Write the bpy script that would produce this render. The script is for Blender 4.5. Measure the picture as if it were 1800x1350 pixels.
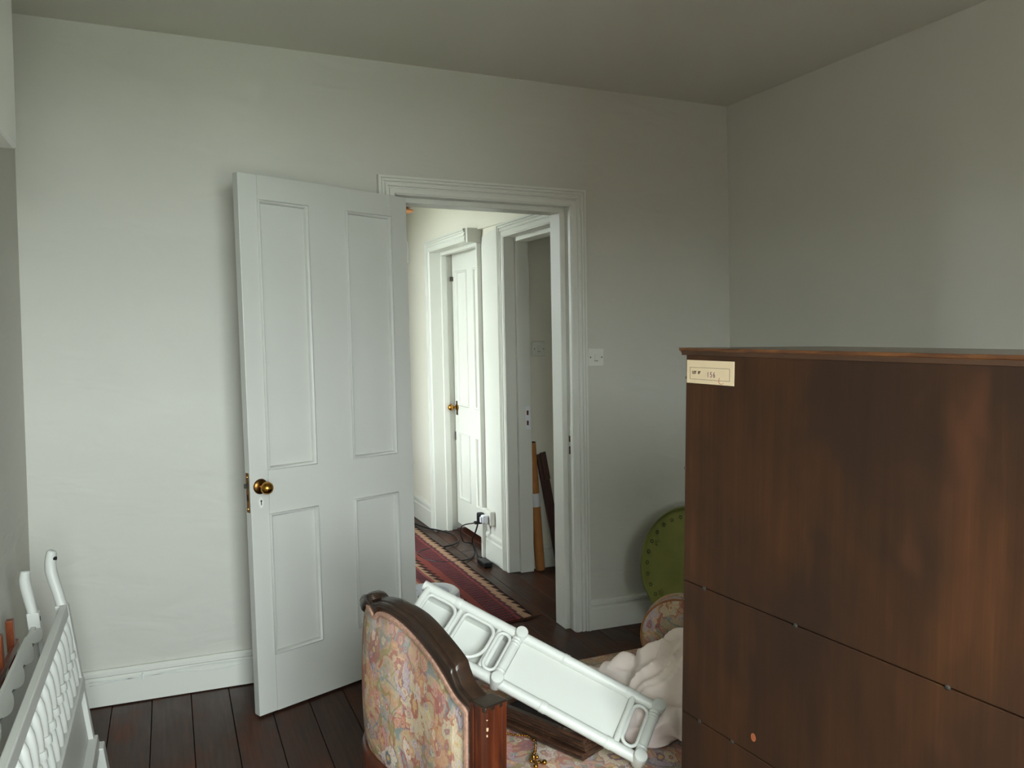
import bpy, bmesh, math, random
from mathutils import Vector, Matrix, noise
random.seed(7)
R = math.radians
sc = bpy.context.scene
for o in list(bpy.data.objects):
    bpy.data.objects.remove(o)
COL = sc.collection

# ------------------------------------------------------------------ camera
CAM_H, YAW, PITCH, FPX = 1.42, R(22.77), R(-3.44), 1444.0
cam_d = bpy.data.cameras.new('camera')
cam_d.sensor_width = 36.0
cam_d.lens = FPX / 1800 * 36.0
cam_d.clip_start = 0.02
cam = bpy.data.objects.new('camera', cam_d)
COL.objects.link(cam)
cam.location = (0, 0, CAM_H)
cam.rotation_euler = (R(90) + PITCH, 0, -YAW)
sc.camera = cam

# ------------------------------------------------------------------ world, daylight, exposure
world = bpy.data.worlds.new('overcast_sky')
sc.world = world
world.use_nodes = True
wn = world.node_tree.nodes
bg = wn['Background']
bg.inputs[0].default_value = (0.86, 0.97, 1.0, 1)
bg.inputs[1].default_value = 9.0

def portal(name, loc, rot, sx, sy):
    l = bpy.data.lights.new(name, 'AREA')
    l.shape = 'RECTANGLE'; l.size = sx; l.size_y = sy
    l.cycles.is_portal = True
    o = bpy.data.objects.new(name, l); COL.objects.link(o)
    o.location = loc; o.rotation_euler = rot
    return o
# window behind the camera (room) and window in the left wall of the hall
WIN1 = dict(x0=-0.30, x1=0.90, z0=0.75, z1=2.15, y=-0.50)
BLOCKER_X = -1.4
BLOCKER_Z = 2.1
WIN2 = dict(y0=4.86, y1=5.36, z0=0.42, z1=2.30, x=0.62)
portal('window_daylight', ((WIN1['x0']+WIN1['x1'])/2, WIN1['y']-0.02, (WIN1['z0']+WIN1['z1'])/2), (R(90), 0, 0),
       WIN1['x1']-WIN1['x0'], WIN1['z1']-WIN1['z0'])
portal('hall_daylight', (WIN2['x']-0.02, (WIN2['y0']+WIN2['y1'])/2, (WIN2['z0']+WIN2['z1'])/2), (R(90), 0, R(-90)),
       WIN2['y1']-WIN2['y0'], WIN2['z1']-WIN2['z0'])
sc.view_settings.view_transform = 'Standard'
sc.view_settings.look = 'None'
sc.view_settings.gamma = 1.0
sc.view_settings.use_curve_mapping = False
sc.view_settings.exposure = 2.05
sc.cycles.use_denoising = True
sc.cycles.max_bounces = 6
sc.cycles.diffuse_bounces = 3
sc.cycles.glossy_bounces = 2
sc.cycles.adaptive_threshold = 0.03
sc.cycles.sample_clamp_indirect = 6.0

# ------------------------------------------------------------------ helpers: camera rays turned into room positions
_F = Vector((math.sin(YAW)*math.cos(PITCH), math.cos(YAW)*math.cos(PITCH), math.sin(PITCH)))
_R = Vector((math.cos(YAW), -math.sin(YAW), 0))
_U = _R.cross(_F)
def ray(x, y): return _F + _R*((x-900)/FPX) - _U*((y-675)/FPX)
def onz(x, y, z=0.0):
    d = ray(x, y); return Vector((0, 0, CAM_H)) + d*((z-CAM_H)/d.z)
def dep(x, y, s): return Vector((0, 0, CAM_H)) + ray(x, y)*s

LEAN = -0.0205          # the old house leans a little
def srgb(r, g, b, a=1.0):
    f = lambda v: (v/255/12.92) if v/255 <= 0.04045 else ((v/255+0.055)/1.055)**2.4
    return (f(r), f(g), f(b), a)

# ------------------------------------------------------------------ mesh builder
class MB:
    def __init__(s): s.v = []; s.f = []; s.uv = None
    def add(s, vs, fs):
        o = len(s.v); s.v += [tuple(v) for v in vs]; s.f += [tuple(i+o for i in f) for f in fs]; return s
    def box(s, a, b):
        (x0, y0, z0), (x1, y1, z1) = a, b
        vs = [(x0,y0,z0),(x1,y0,z0),(x1,y1,z0),(x0,y1,z0),(x0,y0,z1),(x1,y0,z1),(x1,y1,z1),(x0,y1,z1)]
        return s.add(vs, [(0,3,2,1),(4,5,6,7),(0,1,5,4),(1,2,6,5),(2,3,7,6),(3,0,4,7)])
    def obox(s, o, ax, a, b):
        """box in a local frame: o origin, ax three axes, a/b local corners"""
        o = Vector(o); X, Y, Z = [Vector(q) for q in ax]
        m = MB().box(a, b)
        return s.add([o + X*v[0] + Y*v[1] + Z*v[2] for v in m.v], m.f)
    def tube(s, pts, r, seg=10, closed=False, cap=True):
        pts = [Vector(p) for p in pts]; n = len(pts)
        rs = r if isinstance(r, (list, tuple)) else [r]*n
        rings = []; up = None
        for i, p in enumerate(pts):
            if closed: t = pts[(i+1) % n] - pts[i-1]
            else: t = pts[min(i+1, n-1)] - pts[max(i-1, 0)]
            t.normalize()
            if up is None:
                up = Vector((0, 0, 1)) if abs(t.z) < 0.9 else Vector((1, 0, 0))
            up = (up - t*up.dot(t)).normalized(); sd = t.cross(up)
            rings.append([p + (up*math.cos(2*math.pi*k/seg) + sd*math.sin(2*math.pi*k/seg))*rs[i] for k in range(seg)])
        vs = [q for ring in rings for q in ring]; fs = []
        m = n if closed else n-1
        for i in range(m):
            j = (i+1) % n
            for k in range(seg):
                k2 = (k+1) % seg
                fs.append((i*seg+k, i*seg+k2, j*seg+k2, j*seg+k))
        if cap and not closed:
            fs.append(tuple(range(seg))[::-1]); fs.append(tuple((n-1)*seg+k for k in range(seg)))
        return s.add(vs, fs)
    def lathe(s, prof, o, axis, seg=20):
        """prof: (radius, distance along axis)"""
        o = Vector(o); a = Vector(axis).normalized()
        u = a.orthogonal().normalized(); w = a.cross(u)
        n = len(prof); vs = []
        for r, h in prof:
            for k in range(seg):
                t = 2*math.pi*k/seg
                vs.append(o + a*h + (u*math.cos(t) + w*math.sin(t))*max(r, 1e-5))
        fs = []
        for i in range(n-1):
            for k in range(seg):
                k2 = (k+1) % seg
                fs.append((i*seg+k, i*seg+k2, (i+1)*seg+k2, (i+1)*seg+k))
        fs.append(tuple(range(seg))[::-1]); fs.append(tuple((n-1)*seg+k for k in range(seg)))
        return s.add(vs, fs)
    def prism(s, poly, fn, t0, t1):
        """poly 2-D outline, fn(a,b,t) -> xyz"""
        n = len(poly)
        vs = [fn(a, b, t0) for a, b in poly] + [fn(a, b, t1) for a, b in poly]
        fs = [tuple(range(n))[::-1], tuple(range(n, 2*n))]
        fs += [(i, (i+1) % n, n+(i+1) % n, n+i) for i in range(n)]
        return s.add(vs, fs)
    def ball(s, c, r, seg=12, rings=8):
        c = Vector(c); rr = r if isinstance(r, (tuple, list)) else (r, r, r)
        vs = [c + Vector((0, 0, rr[2]))]
        for i in range(1, rings):
            p = math.pi*i/rings
            for k in range(seg):
                t = 2*math.pi*k/seg
                vs.append(c + Vector((rr[0]*math.sin(p)*math.cos(t), rr[1]*math.sin(p)*math.sin(t), rr[2]*math.cos(p))))
        vs.append(c - Vector((0, 0, rr[2])))
        fs = [(0, 1+k, 1+(k+1) % seg) for k in range(seg)]
        for i in range(rings-2):
            for k in range(seg):
                a = 1+i*seg; k2 = (k+1) % seg
                fs.append((a+k, a+seg+k, a+seg+k2, a+k2))
        l = len(vs)-1; a = 1+(rings-2)*seg
        fs += [(l, a+(k+1) % seg, a+k) for k in range(seg)]
        return s.add(vs, fs)
    def grid(s, fn, nu, nv, uvfn=None):
        o = len(s.v)
        vs = [fn(i/nu, j/nv) for j in range(nv+1) for i in range(nu+1)]
        fs = [(j*(nu+1)+i, j*(nu+1)+i+1, (j+1)*(nu+1)+i+1, (j+1)*(nu+1)+i) for j in range(nv) for i in range(nu)]
        s.add(vs, fs)
        if uvfn:
            if s.uv is None: s.uv = {}
            for j in range(nv+1):
                for i in range(nu+1): s.uv[o+j*(nu+1)+i] = uvfn(i/nu, j/nv)
        return s
    def lean(s, k=LEAN):
        s.v = [(x+k*z, y, z) for x, y, z in s.v]; return s
    def build(s, name, m, parent=None, smooth=False, bevel=0, recalc=True):
        me = bpy.data.meshes.new(name)
        me.from_pydata([tuple(v) for v in s.v], [], s.f)
        if s.uv is not None:
            uvl = me.uv_layers.new(name='UVMap')
            for lp in me.loops:
                uvl.data[lp.index].uv = s.uv.get(lp.vertex_index, (0, 0))
        if recalc:
            bm = bmesh.new(); bm.from_mesh(me); bmesh.ops.recalc_face_normals(bm, faces=bm.faces); bm.to_mesh(me); bm.free()
        if smooth:
            for p in me.polygons: p.use_smooth = True
            if smooth != 'all':
                me.set_sharp_from_angle(angle=R(smooth if smooth is not True else 40))
        o = bpy.data.objects.new(name, me); COL.objects.link(o)
        if m: me.materials.append(m)
        if bevel:
            b = o.modifiers.new('bevel', 'BEVEL'); b.width = bevel; b.segments = 2; b.limit_method = 'ANGLE'; b.angle_limit = R(35)
        if parent: o.parent = parent
        return o

ROOTS = []
def tag(o, label=None, cat=None, group=None, kind=None):
    if label: o['label'] = label
    if cat: o['category'] = cat
    if group: o['group'] = group
    if kind: o['kind'] = kind
    ROOTS.append(o)
    return o
def empty(name):
    o = bpy.data.objects.new(name, None); o.empty_display_size = 0.05
    COL.objects.link(o); return o

# ------------------------------------------------------------------ node helper
class V:
    """wraps a float socket for arithmetic"""
    def __init__(s, nb, sock): s.nb = nb; s.k = sock
    def _b(s, op, o, rev=False): return s.nb.math(op, o, s) if rev else s.nb.math(op, s, o)
    def __add__(s, o): return s._b('ADD', o)
    __radd__ = __add__
    def __sub__(s, o): return s._b('SUBTRACT', o)
    def __rsub__(s, o): return s._b('SUBTRACT', o, True)
    def __mul__(s, o): return s._b('MULTIPLY', o)
    __rmul__ = __mul__
    def __truediv__(s, o): return s._b('DIVIDE', o)
    def lt(s, o): return s._b('LESS_THAN', o)
    def gt(s, o): return s._b('GREATER_THAN', o)
class NB:
    def __init__(s, name, rough=0.6, spec=0.5, metal=0.0):
        s.m = bpy.data.materials.new(name); s.m.use_nodes = True
        s.t = s.m.node_tree; s.n = s.t.nodes; s.l = s.t.links
        s.p = s.n['Principled BSDF']
        s.p.inputs['Roughness'].default_value = rough
        s.p.inputs['Specular IOR Level'].default_value = spec
        s.p.inputs['Metallic'].default_value = metal
    def set(s, sock, val):
        if isinstance(val, V): s.l.new(val.k, sock)
        elif isinstance(val, bpy.types.NodeSocket): s.l.new(val, sock)
        else: sock.default_value = val
    def math(s, op, a, b=None):
        n = s.n.new('ShaderNodeMath'); n.operation = op
        s.set(n.inputs[0], a)
        if b is not None: s.set(n.inputs[1], b)
        return V(s, n.outputs[0])
    def f(s, op, a): return s.math(op, a)
    def tc(s, which='Object'): return s.n.new('ShaderNodeTexCoord').outputs[which]
    def rnd(s): return V(s, s.n.new('ShaderNodeObjectInfo').outputs['Random'])
    def map(s, vec, scale=(1,1,1), loc=(0,0,0), rot=(0,0,0)):
        n = s.n.new('ShaderNodeMapping'); s.l.new(vec, n.inputs[0])
        n.inputs['Scale'].default_value = scale; n.inputs['Location'].default_value = loc; n.inputs['Rotation'].default_value = rot
        return n.outputs[0]
    def vadd(s, a, b):
        n = s.n.new('ShaderNodeVectorMath'); n.operation = 'ADD'; s.set(n.inputs[0], a); s.set(n.inputs[1], b); return n.outputs[0]
    def vsub(s, a, b):
        n = s.n.new('ShaderNodeVectorMath'); n.operation = 'SUBTRACT'; s.set(n.inputs[0], a); s.set(n.inputs[1], b); return n.outputs[0]
    def vmul(s, a, k):
        n = s.n.new('ShaderNodeVectorMath'); n.operation = 'SCALE'; s.set(n.inputs[0], a); s.set(n.inputs['Scale'], k); return n.outputs[0]
    def sep(s, v):
        n = s.n.new('ShaderNodeSeparateXYZ'); s.l.new(v, n.inputs[0]); return [V(s, o) for o in n.outputs]
    def comb(s, x, y, z=0.0):
        n = s.n.new('ShaderNodeCombineXYZ')
        for i, q in enumerate((x, y, z)): s.set(n.inputs[i], q)
        return n.outputs[0]
    def noise(s, vec, scale=5, detail=4, rough=0.55, dist=0.0, out=0):
        n = s.n.new('ShaderNodeTexNoise'); s.l.new(vec, n.inputs['Vector'])
        n.inputs['Scale'].default_value = scale; n.inputs['Detail'].default_value = detail
        n.inputs['Roughness'].default_value = rough; n.inputs['Distortion'].default_value = dist
        return V(s, n.outputs[0]) if out == 0 else n.outputs[1]
    def vor(s, vec, scale, rand=1.0, feature='F1', dim='2D'):
        n = s.n.new('ShaderNodeTexVoronoi'); n.voronoi_dimensions = dim; n.feature = feature
        s.l.new(vec, n.inputs['Vector']); n.inputs['Scale'].default_value = scale; n.inputs['Randomness'].default_value = rand
        return n
    def ramp(s, fac, stops, interp='LINEAR'):
        n = s.n.new('ShaderNodeValToRGB'); s.set(n.inputs[0], fac); r = n.color_ramp; r.interpolation = interp
        while len(r.elements) < len(stops): r.elements.new(0.5)
        for e, (p, c) in zip(r.elements, stops): e.position = p; e.color = c
        return n.outputs[0]
    def mix(s, fac, a, b, mode='MIX'):
        n = s.n.new('ShaderNodeMix'); n.data_type = 'RGBA'; n.blend_type = mode
        s.set(n.inputs[0], fac); s.set(n.inputs[6], a); s.set(n.inputs[7], b); return n.outputs[2]
    def bump(s, h, strength=0.3, dist=0.01):
        n = s.n.new('ShaderNodeBump'); s.set(n.inputs['Height'], h)
        n.inputs['Strength'].default_value = strength; n.inputs['Distance'].default_value = dist
        s.l.new(n.outputs[0], s.p.inputs['Normal'])
    def color(s, c): s.set(s.p.inputs['Base Color'], c); return s
    def rough(s, c): s.set(s.p.inputs['Roughness'], c); return s

M = {}
def simple(key, col, rough=0.5, spec=0.5, metal=0.0, var=0.0, scale=8, bump=0.0, bscale=60):
    nb = NB(key, rough, spec, metal)
    if var:
        v = nb.noise(nb.tc(), scale, 5)
        lo = tuple(max(0, q*(1-var)) for q in col[:3]) + (1,); hi = tuple(min(1, q*(1+var)) for q in col[:3]) + (1,)
        nb.color(nb.ramp(v, [(0.3, lo), (0.7, hi)]))
    else: nb.color(col)
    if bump: nb.bump(nb.noise(nb.tc(), bscale, 4), bump, 0.004)
    M[key] = nb.m; return nb

# painted plaster with trowel ripples
def plaster(key, col, ripples=0.35, dirt=None):
    nb = NB(key, 0.62, 0.3); o = nb.tc()
    v = nb.noise(o, 1.7, 3)
    c = nb.ramp(v, [(0.25, tuple(q*0.965 for q in col[:3])+(1,)), (0.75, col)])
    nb.color(c)
    h = nb.noise(nb.map(o, (1.6, 1.6, 4.2)), 2.2, 2, 0.5, 0.6)*1.0 + nb.noise(o, 14, 3)*0.12
    nb.bump(h, ripples, 0.012)
    M[key] = nb.m
plaster('wall', srgb(205, 202, 191), 0.6)
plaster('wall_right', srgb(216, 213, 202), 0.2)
plaster('hall_wall', srgb(232, 227, 212), 0.14)
plaster('ceiling', srgb(222, 217, 204), 0.08)
def gloss_paint(key, col, rough=0.34, wob=0.10):
    nb = NB(key, rough, 0.45); o = nb.tc()
    nb.color(nb.ramp(nb.noise(o, 3, 3), [(0.3, tuple(q*0.97 for q in col[:3])+(1,)), (0.7, col)]))
    nb.bump(nb.noise(o, 30, 3)*0.6 + nb.noise(o, 140, 2)*0.1, wob, 0.003); M[key] = nb.m
gloss_paint('woodwork', srgb(222, 221, 211))
gloss_paint('door_paint', srgb(202, 201, 193), 0.42, 0.08)
gloss_paint('white_cane', srgb(202, 202, 194), 0.38, 0.12)

# dark stained floorboards, varnish worn to red brown
nb = NB('floorboard', 0.4, 0.22); o = nb.tc(); r = nb.rnd()
off = nb.comb(r*37.0, r*91.0, r*13.0); p = nb.vadd(o, off)
grain = nb.noise(nb.map(p, (26, 1.3, 8)), 3.0, 6, 0.6, 0.4)
worn = nb.noise(nb.map(p, (3.0, 1.5, 3)), 2.2, 4, 0.6)
base = nb.ramp(grain, [(0.25, srgb(44, 28, 21)), (0.55, srgb(66, 42, 31)), (0.8, srgb(86, 54, 38))])
red = nb.ramp(grain, [(0.2, srgb(68, 34, 20)), (0.8, srgb(120, 64, 36))])
c = nb.mix(nb.ramp(worn, [(0.50, (0, 0, 0, 1)), (0.72, (0.75, 0.75, 0.75, 1))]), base, red)
c = nb.mix(r*0.35, c, srgb(52, 36, 30))
nb.color(c); nb.rough(nb.ramp(worn, [(0.3, (0.30,)*3+(1,)), (0.75, (0.52,)*3+(1,))]))
nb.bump(grain*0.5 + worn*0.5, 0.12, 0.004); M['floorboard'] = nb.m
simple('underfloor', srgb(30, 20, 15), 0.9)

# mahogany frame of the daybed
def wood(key, c0, c1, c2, scale=(14, 14, 1.6), rough=0.3, bump=0.08):
    nb = NB(key, rough, 0.5); o = nb.tc()
    g = nb.noise(nb.map(o, scale), 3, 6, 0.6, 0.7)
    nb.color(nb.ramp(g, [(0.28, c0), (0.52, c1), (0.78, c2)])); nb.bump(g, bump, 0.003); M[key] = nb.m
wood('mahogany', srgb(44, 22, 14), srgb(84, 38, 20), srgb(120, 58, 28))
wood('dark_rail', srgb(34, 24, 18), srgb(50, 35, 25), srgb(66, 44, 30), (10, 10, 10), 0.34)
wood('frame_wood', srgb(38, 24, 18), srgb(66, 44, 32), srgb(96, 66, 46), (6, 6, 30), 0.22)
wood('board_wood', srgb(50, 26, 18), srgb(74, 38, 26), srgb(90, 48, 32), (20, 20, 1.5), 0.4)
wood('rack_wood', srgb(92, 42, 22), srgb(126, 62, 32), srgb(150, 80, 42), (20, 20, 3), 0.4)
wood('lip_wood', srgb(46, 26, 14), srgb(88, 52, 26), srgb(130, 84, 42), (30, 4, 30), 0.4)
wood('chest_front', srgb(58, 34, 20), srgb(84, 50, 28), srgb(110, 68, 38), (6, 1.5, 20), 0.3)

# unpolished back boards of the chest: vertical streaks, dark blooms, light scuffs
nb = NB('chest_back', 0.6, 0.2); o = nb.tc()
st = nb.noise(nb.map(o, (16, 16, 0.7)), 2.4, 6, 0.62, 0.3)
fine = nb.noise(nb.map(o, (90, 90, 2.0)), 3, 4)
bl = nb.noise(nb.map(o, (2.4, 2.4, 1.6)), 1.6, 4, 0.55, 0.5)
c = nb.ramp(st*0.7 + fine*0.3, [(0.30, srgb(51, 31, 18)), (0.55, srgb(67, 41, 23)), (0.75, srgb(81, 50, 28))])
c = nb.mix(nb.ramp(bl, [(0.42, (0.75, 0.75, 0.75, 1)), (0.60, (0, 0, 0, 1))]), c, srgb(42, 29, 21))
warm = nb.noise(nb.map(o, (3, 3, 1.2), (5, 2, 1)), 2.0, 3)
c = nb.mix(nb.ramp(warm, [(0.58, (0, 0, 0, 1)), (0.76, (0.6, 0.6, 0.6, 1))]), c, srgb(98, 58, 36))
nb.color(c); nb.bump(fine*0.4 + st*0.5, 0.10, 0.002); M['chest_back'] = nb.m
simple('chest_top', srgb(70, 46, 30), 0.22, 0.6, var=0.2)

simple('brass', srgb(186, 134, 58), 0.22, 0.5, 1.0, var=0.25, scale=40)
simple('dark_brass', srgb(112, 78, 38), 0.32, 0.5, 1.0, var=0.35, scale=40)
simple('iron', srgb(96, 92, 86), 0.45, 0.5, 0.9)
simple('hole', srgb(14, 10, 10), 0.9)
simple('rust', srgb(96, 50, 36), 0.8)
simple('switch_plastic', srgb(222, 220, 210), 0.35)
simple('white_plastic', srgb(235, 235, 240), 0.3)
simple('grey_plastic', srgb(92, 102, 98), 0.5)
simple('black_plastic', srgb(20, 20, 22), 0.4)
simple('cardboard', srgb(168, 112, 62), 0.75, 0.3, var=0.08, scale=20)
simple('tape', srgb(205, 205, 208), 0.4)
simple('copper_shade', srgb(224, 148, 84), 0.35)
simple('paper', srgb(216, 194, 160), 0.8, 0.2, var=0.05, scale=20)
simple('ink', srgb(58, 44, 36), 0.9)
simple('purple_ink', srgb(128, 92, 104), 0.9)
simple('red_ink', srgb(176, 106, 92), 0.9)
simple('braid', srgb(176, 136, 116), 0.85, 0.2, var=0.25, scale=120, bump=0.6, bscale=260)
simple('cream_cotton', srgb(250, 233, 224), 0.85, 0.2, var=0.03, scale=6, bump=0.15, bscale=300)
simple('dark_web', srgb(30, 22, 16), 0.9)
simple('cord_white', srgb(226, 228, 222), 0.5)
simple('blocker_brick', srgb(96, 72, 60), 0.9, var=0.2)
simple('grass', srgb(146, 148, 136), 0.95)
nb = NB('green_tin', 0.42, 0.5); o = nb.tc()
nb.color(nb.ramp(nb.noise(o, 4, 4), [(0.3, srgb(126, 128, 60)), (0.7, srgb(148, 148, 74))])); M['green_tin'] = nb.m
simple('dark_green', srgb(44, 48, 24), 0.8)
# clear window glass
gm = bpy.data.materials.new('window_glass'); gm.use_nodes = True; gt = gm.node_tree
for n in list(gt.nodes):
    if n.type == 'BSDF_PRINCIPLED': gt.nodes.remove(n)
tr = gt.nodes.new('ShaderNodeBsdfTransparent'); gl = gt.nodes.new('ShaderNodeBsdfGlossy'); gl.inputs['Roughness'].default_value = 0.03
mx = gt.nodes.new('ShaderNodeMixShader'); mx.inputs[0].default_value = 0.06
gt.links.new(tr.outputs[0], mx.inputs[1]); gt.links.new(gl.outputs[0], mx.inputs[2])
gt.links.new(mx.outputs[0], [n for n in gt.nodes if n.type == 'OUTPUT_MATERIAL'][0].inputs[0]); M['glass'] = gm

# faded floral tapestry (UV in metres)
def tapestry(key, dark=1.0):
    nb = NB(key, 0.9, 0.15); uv = nb.tc('UV')
    wn_ = nb.noise(uv, 60, 3, 0.6)
    warp = nb.vmul(nb.vsub(nb.noise(uv, 14, 3, 0.5, 0, 1), (0.5, 0.5, 0.5)), 0.05)
    p = nb.vadd(uv, warp)
    C = lambda r, g, b: srgb(r*dark, g*dark, b*dark)
    g0 = nb.noise(p, 9, 3, 0.6)
    col = nb.ramp(g0, [(0.30, C(172, 150, 132)), (0.44, C(188, 166, 134)), (0.53, C(196, 154, 122)), (0.62, C(178, 160, 146)), (0.74, C(156, 140, 146))])
    # thread-scale mottling
    th = nb.noise(nb.map(uv, (1, 0.45, 1)), 240, 3, 0.7)
    mott = nb.noise(nb.map(uv, (1.0, 0.6, 1)), 52, 4, 0.7, 0.8, 1)
    # curling stems
    for sc_, cc, th0 in ((7.0, C(108, 132, 136), 0.018), (10.0, C(164, 74, 68), 0.016), (6.0, C(148, 134, 84), 0.02)):
        w = nb.noise(nb.map(p, (1, 1, 1), (sc_, sc_*2, 0)), sc_, 1, 0.5, 1.3)
        ln = nb.f('ABSOLUTE', w - 0.5)
        col = nb.mix(nb.ramp(ln, [(0.0, (0.75,)*3+(1,)), (th0, (0.75,)*3+(1,)), (th0*1.9, (0, 0, 0, 1))]), col, cc)
    pal = [C(222, 206, 192), C(206, 150, 142), C(186, 172, 186), C(214, 198, 166), C(166, 88, 88), C(146, 156, 158), C(204, 146, 108)]
    edge = [C(160, 74, 78), C(120, 84, 112), C(88, 108, 128), C(176, 96, 74), C(222, 190, 150)]
    for sc_, npet, loc, pw in ((6.0, 10.0, (0.0, 0.0, 0), 0.38), (9.0, 7.0, (3.3, 1.7, 0), 0.34), (16.0, 5.0, (7.1, 4.9, 0), 0.30), (30.0, 5.0, (1.9, 8.8, 0), 0.28)):
        q = nb.map(p, (1, 0.72, 1), loc)
        vo = nb.vor(q, sc_, 0.85)
        d = nb.vmul(nb.vsub(q, vo.outputs['Position']), sc_)
        dx, dy, _ = nb.sep(d)
        rad = V(nb, vo.outputs['Distance'])
        ang = nb.math('ARCTAN2', dy, dx)
        rr, rg, rb = nb.sep(vo.outputs['Color'])
        lim = (nb.f('COSINE', ang*npet)*0.09 + 1.0 + (wn_-0.5)*0.9)*(rg*0.16 + (pw - 0.10))
        t = rad/lim
        step = lambda lst: [(i/len(lst), c) for i, c in enumerate(lst)]
        body = nb.ramp(rr, step(pal), 'CONSTANT')
        rim = nb.ramp(rb, step(edge), 'CONSTANT')
        rays_ = nb.f('COSINE', ang*(npet*3.0))
        body = nb.mix(nb.ramp(rays_, [(0.6, (0, 0, 0, 1)), (0.95, (0.35,)*3+(1,))]), body, rim)
        inner = nb.mix(t.lt(0.34), body, rim)
        inner = nb.mix(t.lt(0.17), inner, C(214, 176, 112))
        outer = nb.mix(t.gt(0.84), inner, rim)
        exist = rb.gt(0.22)
        soft_ = nb.ramp(t, [(0.86, (0.74,)*3+(1,)), (1.06, (0, 0, 0, 1))])
        col = nb.mix(V(nb, soft_)*exist, col, outer)
    col = nb.mix(0.55, col, mott, 'SOFT_LIGHT')
    col = nb.mix(nb.ramp(th, [(0.35, (0.28,)*3+(1,)), (0.6, (0, 0, 0, 1))]), col, C(92, 76, 70))
    fade = nb.noise(uv, 3.2, 2)
    col = nb.mix(nb.ramp(fade, [(0.35, (0.0,)*3+(1,)), (0.75, (0.5,)*3+(1,))]), col, C(186, 164, 148))
    nb.color(col); nb.bump(th, 0.5, 0.002); M[key] = nb.m
tapestry('tapestry', 1.03)

# kilim runner: u across from the right edge (metres), v along
nb = NB('kilim', 0.95, 0.1); u, v, _ = nb.sep(nb.tc('UV'))
tri = lambda x: nb.math('PINGPONG', x, 1.0)
saw = nb.f('FRACT', v*13.5)
wob = nb.noise(nb.tc('UV'), 9, 2)*0.012 - 0.006
def K(*a): return srgb(*a)
u2 = nb.math('PINGPONG', u + wob, 0.335)          # mirrored about the centre line
dark, cream, red, pink, navy, plum, rust = K(50, 36, 32), K(186, 150, 122), K(132, 58, 56), K(152, 84, 80), K(58, 52, 66), K(100, 56, 64), K(142, 72, 64)
d1 = saw*0.030
zone = nb.math('SUBTRACT', u2, d1)
col = nb.mix(zone.gt(0.004), dark, cream)
z2 = zone + saw*0.030
soft = nb.math('SUBTRACT', u2, saw*0.012)
col = nb.mix(soft.gt(0.055), col, plum)
col = nb.mix(soft.gt(0.075), col, pink)
col = nb.mix(u2.gt(0.088), col, red)
# rows of dark diamonds
dm = nb.f('ABSOLUTE', tri(u2*62.0) - 0.5) + nb.f('ABSOLUTE', tri(v*27.0) - 0.5)
blot = nb.noise(nb.tc('UV'), 16, 3)
dia = dm.lt(0.52)*u2.gt(0.094)*u2.lt(0.190)
col = nb.mix(dia*0.9, col, navy)
col = nb.mix(u2.gt(0.196), col, rust)
col = nb.mix(nb.math('SUBTRACT', u2, saw*0.026).gt(0.232), col, dark)
col = nb.mix(nb.math('SUBTRACT', u2, saw*0.030).gt(0.256), col, cream)
col = nb.mix(u2.gt(0.292), col, pink)
col = nb.mix(u2.gt(0.308), col, plum)
weave = nb.noise(nb.map(nb.tc('UV'), (1, 2.5, 1)), 150, 3, 0.7)
fadek = nb.noise(nb.tc('UV'), 22, 4, 0.65)
col = nb.mix(nb.ramp(fadek, [(0.40, (0, 0, 0, 1)), (0.75, (0.45,)*3+(1,))]), col, K(120, 84, 78))
col = nb.mix(nb.ramp(weave, [(0.3, (0.35,)*3+(1,)), (0.6, (0, 0, 0, 1))]), col, K(52, 36, 36))
nb.color(col); nb.bump(weave, 0.5, 0.003); M['kilim'] = nb.m
simple('rug_edge', srgb(70, 46, 36), 0.95, 0.1, var=0.3, scale=60)

# ------------------------------------------------------------------ ROOM SHELL
YB = 3.44           # back wall face
ZC = 2.558          # ceiling
XL = -0.485         # left wall face
XR = 2.70           # right wall foot (leans)
def struct(o): return tag(o, kind='structure')

OX0, OX1, OZ = 0.949, 1.769, 2.01       # door opening inside the casing
wb = MB().box((-0.62, YB, 0), (OX0-0.02, YB+0.13, ZC+0.02)).box((OX1+0.02, YB, 0), (3.0, YB+0.13, ZC+0.02)).box((OX0-0.02, YB, OZ+0.015), (OX1+0.02, YB+0.13, ZC+0.02))
wb.v = [(x+LEAN*z if OX0-0.1 < x < OX1+0.1 else x, y, z) for x, y, z in wb.v]
struct(wb.build('wall_back', M['wall']))
struct(MB().box((XL-0.15, WIN1['y']-0.15, 0), (XL, YB, ZC+0.02)).build('wall_left', M['wall']))
struct(MB().box((XR, WIN1['y']-0.15, 0), (XR+0.15, YB, ZC+0.02)).lean(-0.036).build('wall_right', M['wall_right']))
w = WIN1
WY = w['y']
struct(MB().box((XL, WY-0.15, 0), (w['x0'], WY, ZC)).box((w['x1'], WY-0.15, 0), (XR-0.1, WY, ZC))
       .box((w['x0'], WY-0.15, 0), (w['x1'], WY, w['z0'])).box((w['x0'], WY-0.15, w['z1']), (w['x1'], WY, ZC)).build('wall_front', M['wall']))
struct(MB().box((-0.7, WIN1['y']-0.15, ZC), (3.9, 7.5, ZC+0.1)).build('ceiling', M['ceiling']))

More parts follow.
